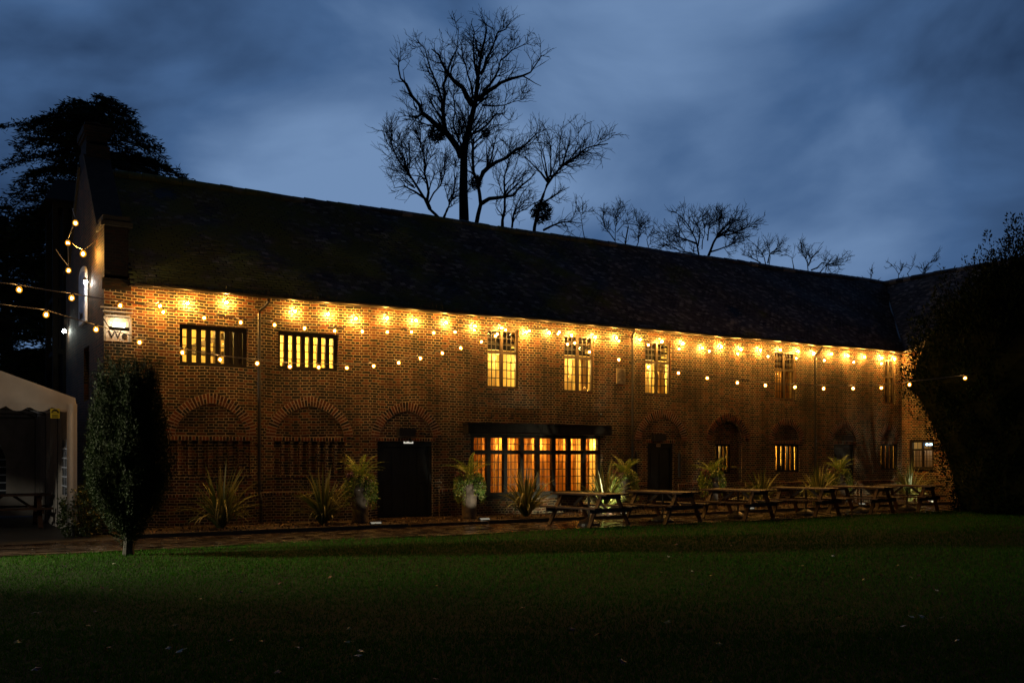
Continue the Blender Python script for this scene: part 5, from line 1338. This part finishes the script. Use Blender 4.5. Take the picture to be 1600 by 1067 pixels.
tree_traced('bare_tree', 'tallest bare tree rising behind the middle of the roof', 46, BIGT, 4, nests=[((330, 555), .75), ((532, 555), .35)], dens=1.35, maxlen=1.9)
SEC = [([(490, 930), (510, 850), (500, 770), (480, 720), (475, 650), (480, 580)], .35, .06), ([(500, 770), (520, 720), (580, 670), (650, 630), (710, 600), (750, 550)], .20, .03), ([(545, 690), (570, 590), (590, 540)], .09, .02),
 ([(480, 600), (540, 530), (600, 520)], .08, .02), ([(510, 850), (560, 820), (640, 810), (700, 760), (740, 720)], .18, .03), ([(600, 960), (612, 850), (615, 720), (640, 640)], .14, .03), ([(640, 950), (660, 850), (720, 760)], .10, .02)]
tree_traced('bare_tree', 'bare many stemmed tree close behind the right of the tallest tree', 44, SEC, 9, nests=[((490, 760), .5)], dens=1.2)
LT = [([(350, 905), (300, 890), (290, 850), (220, 740), (160, 660), (135, 600), (138, 540)], .24, .03), ([(300, 870), (285, 770), (265, 640), (255, 560), (270, 510)], .13, .02), ([(280, 830), (210, 780), (145, 785)], .10, .02), ([(290, 850), (350, 760), (370, 680)], .09, .02), ([(355, 910), (400, 800), (395, 700)], .12, .02), ([(250, 790), (200, 700), (130, 690)], .07, .015)]
tree_traced('bare_tree', 'low twiggy bare tree close behind the left of the tallest tree', 43, LT, 14, dens=1.35, maxlen=2.5)
RT = [([(730, 965), (750, 870), (790, 760), (850, 690), (900, 660), (960, 610), (1040, 600)], .26, .03), ([(790, 755), (770, 650), (760, 600)], .10, .02), ([(850, 690), (880, 610), (885, 540)], .09, .02), ([(790, 760), (740, 700), (690, 650)], .10, .02), ([(760, 850), (820, 800), (880, 780)], .08, .02), ([(800, 740), (805, 640), (810, 560)], .08, .02), ([(770, 960), (850, 920), (930, 930)], .10, .02)]
tree_traced('bare_tree', 'bare tree leaning right with a dark nest low in its crown', 44, RT, 21, nests=[((765, 885), .8)], dens=1.25, maxlen=2.3)
zz6 = (2.286, 900, 280)
T3 = [([(140, 240), (140, 180), (150, 110)], .12, .02), ([(140, 220), (100, 160), (85, 120)], .06, .02), ([(175, 240), (180, 200), (187, 168)], .10, .08), ([(215, 245), (230, 190), (235, 150)], .07, .015), ([(145, 190), (180, 150), (185, 120)], .05, .015), ([(260, 250), (250, 200), (300, 190)], .06, .02), ([(30, 210), (20, 150), (10, 100)], .06, .02)]
tree_traced('bare_tree', 'thin pale bare tree between the leaning tree and the small round oak', 60, T3, 31, zz6, dens=1.5, maxlen=2.0, mint=.019)
T4 = [([(440, 280), (430, 220), (400, 160), (365, 125)], .28, .03), ([(435, 240), (440, 180), (410, 110)], .12, .02), ([(470, 282), (500, 200), (560, 150), (590, 145)], .20, .03), ([(500, 210), (570, 190), (640, 170)], .12, .02), ([(480, 260), (540, 240), (600, 220)], .10, .02), ([(430, 230), (380, 210), (320, 185)], .12, .02), ([(470, 220), (480, 160), (500, 130)], .10, .02), ([(430, 270), (380, 260), (320, 230)], .1, .02), ([(450, 250), (460, 180), (450, 150)], .08, .02)]
tree_traced('bare_tree', 'small round headed bare oak above the right half of the ridge', 62, T4, 33, zz6, dens=1.5, maxlen=2.6, mint=.019)
T5 = [([(680, 315), (670, 270), (640, 235)], .16, .03), ([(685, 300), (700, 250), (740, 240)], .10, .02), ([(660, 300), (620, 280), (590, 270)], .08, .02), ([(690, 305), (690, 250), (680, 225)], .07, .02)]
tree_traced('bare_tree', 'low bare tree just right of the small round oak', 64, T5, 35, zz6, dens=1.5, maxlen=2.2, mint=.019)
T6 = [([(830, 335), (825, 290), (800, 250)], .16, .03), ([(830, 310), (850, 270), (880, 240)], .10, .02), ([(840, 325), (880, 300), (950, 310)], .09, .02), ([(780, 330), (775, 290), (750, 270)], .09, .02), ([(870, 335), (900, 300), (910, 285)], .07, .02)]
tree_traced('bare_tree', 'low spreading bare tree second to the right of the small round oak', 66, T6, 37, zz6, dens=1.5, maxlen=2.2, mint=.019)
T7 = [([(1050, 372), (1055, 350), (1060, 325)], .08, .02), ([(1040, 370), (1020, 345)], .05, .015), ([(1070, 375), (1090, 350)], .05, .015)]
tree_traced('bare_tree', 'tiny twiggy tree top left of the roof valley', 68, T7, 39, zz6, dens=1.5, maxlen=1.6, mint=.019)
T8 = [([(1150, 376), (1153, 330), (1120, 300)], .14, .02), ([(1153, 340), (1170, 300)], .08, .02), ([(1200, 365), (1180, 335), (1210, 300)], .08, .02), ([(1230, 360), (1250, 310), (1290, 275)], .08, .02)]
tree_traced('bare_tree', 'sparse twiggy tree top standing right of the roof valley', 66, T8, 41, zz6, dens=1.1, maxlen=1.6, mint=.019)

# ---------------- cedar behind the gable
def cedar(D, px, label, H, seed, R0, name='cedar_tree'):
    g_ = np.random.default_rng(seed); p = pD(px, 712+EYE.z/D*FPX, D); root = empty(name, (p.x, p.y, 0), 0, label, 'tree')
    P0 = np.array([[0, 0, 0], [0.1, 0, H*.4], [0, .1, H*.75], [.1, 0, H*.97]]); P0 = resample(P0, .6); tubes_mesh('trunk', [(P0, np.linspace(.5, .06, len(P0)))], M_bark, root, 10)
    segs = []; C = []; A = []
    z = 1.8
    while z < H*.985:
        t = z/H; rl = R0*(1.0-.05*t)*min(1, ((1.02-t)/.17))**.5
        for q in range(g_.integers(4, 8)):
            th = g_.uniform(0, 2*np.pi); L_ = rl*g_.uniform(.65, 1.05); el = g_.uniform(.05, .38)
            d = np.array([math.cos(th), math.sin(th), 0]); k = 16; pts = []
            for i in range(k+1):
                s_ = i/k; pts.append(np.array([0, 0, z])+d*L_*s_+np.array([0, 0, 1])*(L_*(el*s_-.42*s_**2.2))+g_.normal(0, .04, 3))
            pts = np.array(pts); segs.append((pts, np.linspace(.10*(1-t)+.03, .012, k+1)))
            # flat side sprays
            sd = np.array([-d[1], d[0], 0])
            for i in range(3, k+1):
                for sgn in (-1, 1):
                    for _ in range(2):
                        ln = (.25+.9*math.sin(math.pi*min(1, i/k*.9)))*g_.uniform(.5, 1.1)*L_/4
                        v = sd*sgn+d*g_.uniform(.3, 1.0)+np.array([0, 0, g_.uniform(-.25, .05)]); v /= np.linalg.norm(v); mm_ = 5
                        Q = [pts[i]+v*ln*j/mm_+np.array([0, 0, -.12*(j/mm_)**2*ln]) for j in range(mm_+1)]; segs.append((np.array(Q), np.linspace(.016, .006, mm_+1)))
                        kk = int(ln*10)+2; tt = g_.uniform(.1, 1.05, kk)
                        c = pts[i]+v*ln*tt[:, None]+np.stack([g_.normal(0, .07, kk), g_.normal(0, .07, kk), g_.normal(.0, .035, kk)-.12*tt**2*ln], 1)
                        C.append(c); A.append(v+g_.normal(0, .55, (kk, 3))*[1, 1, .35])
        z += g_.uniform(.22, .38)
    C = np.concatenate(C); A = np.concatenate(A); k = len(C)
    V, F = quads(C, A, g_.normal(size=(k, 3))*[.5, .5, 1], g_.uniform(.14, .30, k), g_.uniform(.035, .08, k))
    arr_mesh('crown', V, F, M_yew, root); tubes_mesh('branches', segs, M_bark, root, 3)
    return k
cedar(41, 146, 'broad layered dark cedar behind the chimney at the left', 17.0, 6, 3.9)
cedar(44, 8, 'second dark cedar with drooping layers at the far left edge', 13.0, 16, 4.6)

# ---------------- fallen leaves on the lawn
LC = {'yellow': (.35, .25, .03), 'rust red': (.12, .03, .012), 'pale': (.45, .42, .33)}
lm = {}
for cn, cc in LC.items():
    m = MB(); pts = []
    for k in range(10): a = 2*math.pi*k/10; rr_ = .032*(1 if k % 2 == 0 else .6)*(1.3 if k == 0 else 1); pts.append((rr_*math.cos(a), rr_*math.sin(a), .006*math.sin(a*2)))
    for k in range(10): m.face([(0, 0, .008), pts[k], pts[(k+1) % 10]])
    m.tube([(-.03, 0, .002), (-.06, .01, .004)], .0015, 3)
    o = m.build('fallen_leaf', pbr('leaf_'+cn.replace(' ', '_'), cc, tuple(c*.6 for c in cc), scale=30, rough=.5)); lm[cn] = o
    tag(o, 'small %s fallen leaf lying on the dark lawn' % cn, 'leaf', 'fallen leaves on the lawn')
lp = [(595, 905, 'yellow'), (273, 976, 'yellow'), (280, 1017, 'pale'), (1350, 905, 'yellow'), (1495, 1000, 'pale'), (174, 921, 'yellow'), (55, 957, 'pale'), (360, 1000, 'rust red'), (262, 1012, 'pale'), (150, 955, 'rust red'), (100, 885, 'pale')]
rl = random.Random(5)
for i in range(58):
    lp.append((rl.uniform(0, 1500), 845+rl.random()**1.3*215, rl.choice(['rust red', 'rust red', 'yellow', 'pale', 'rust red'])))
first = set()
for (px, py, cn) in lp:
    p = pG(px, py, .035)
    if p.y > PY0-.1: continue
    if cn in first: o = lm[cn].copy(); COL.objects.link(o)
    else: o = lm[cn]; first.add(cn)
    o.location = p; o.rotation_euler = (rl.uniform(-.4, .4), rl.uniform(-.4, .4), rl.uniform(0, 6.28)); s_ = rl.uniform(.7, 1.3); o.scale = (s_, s_, s_)
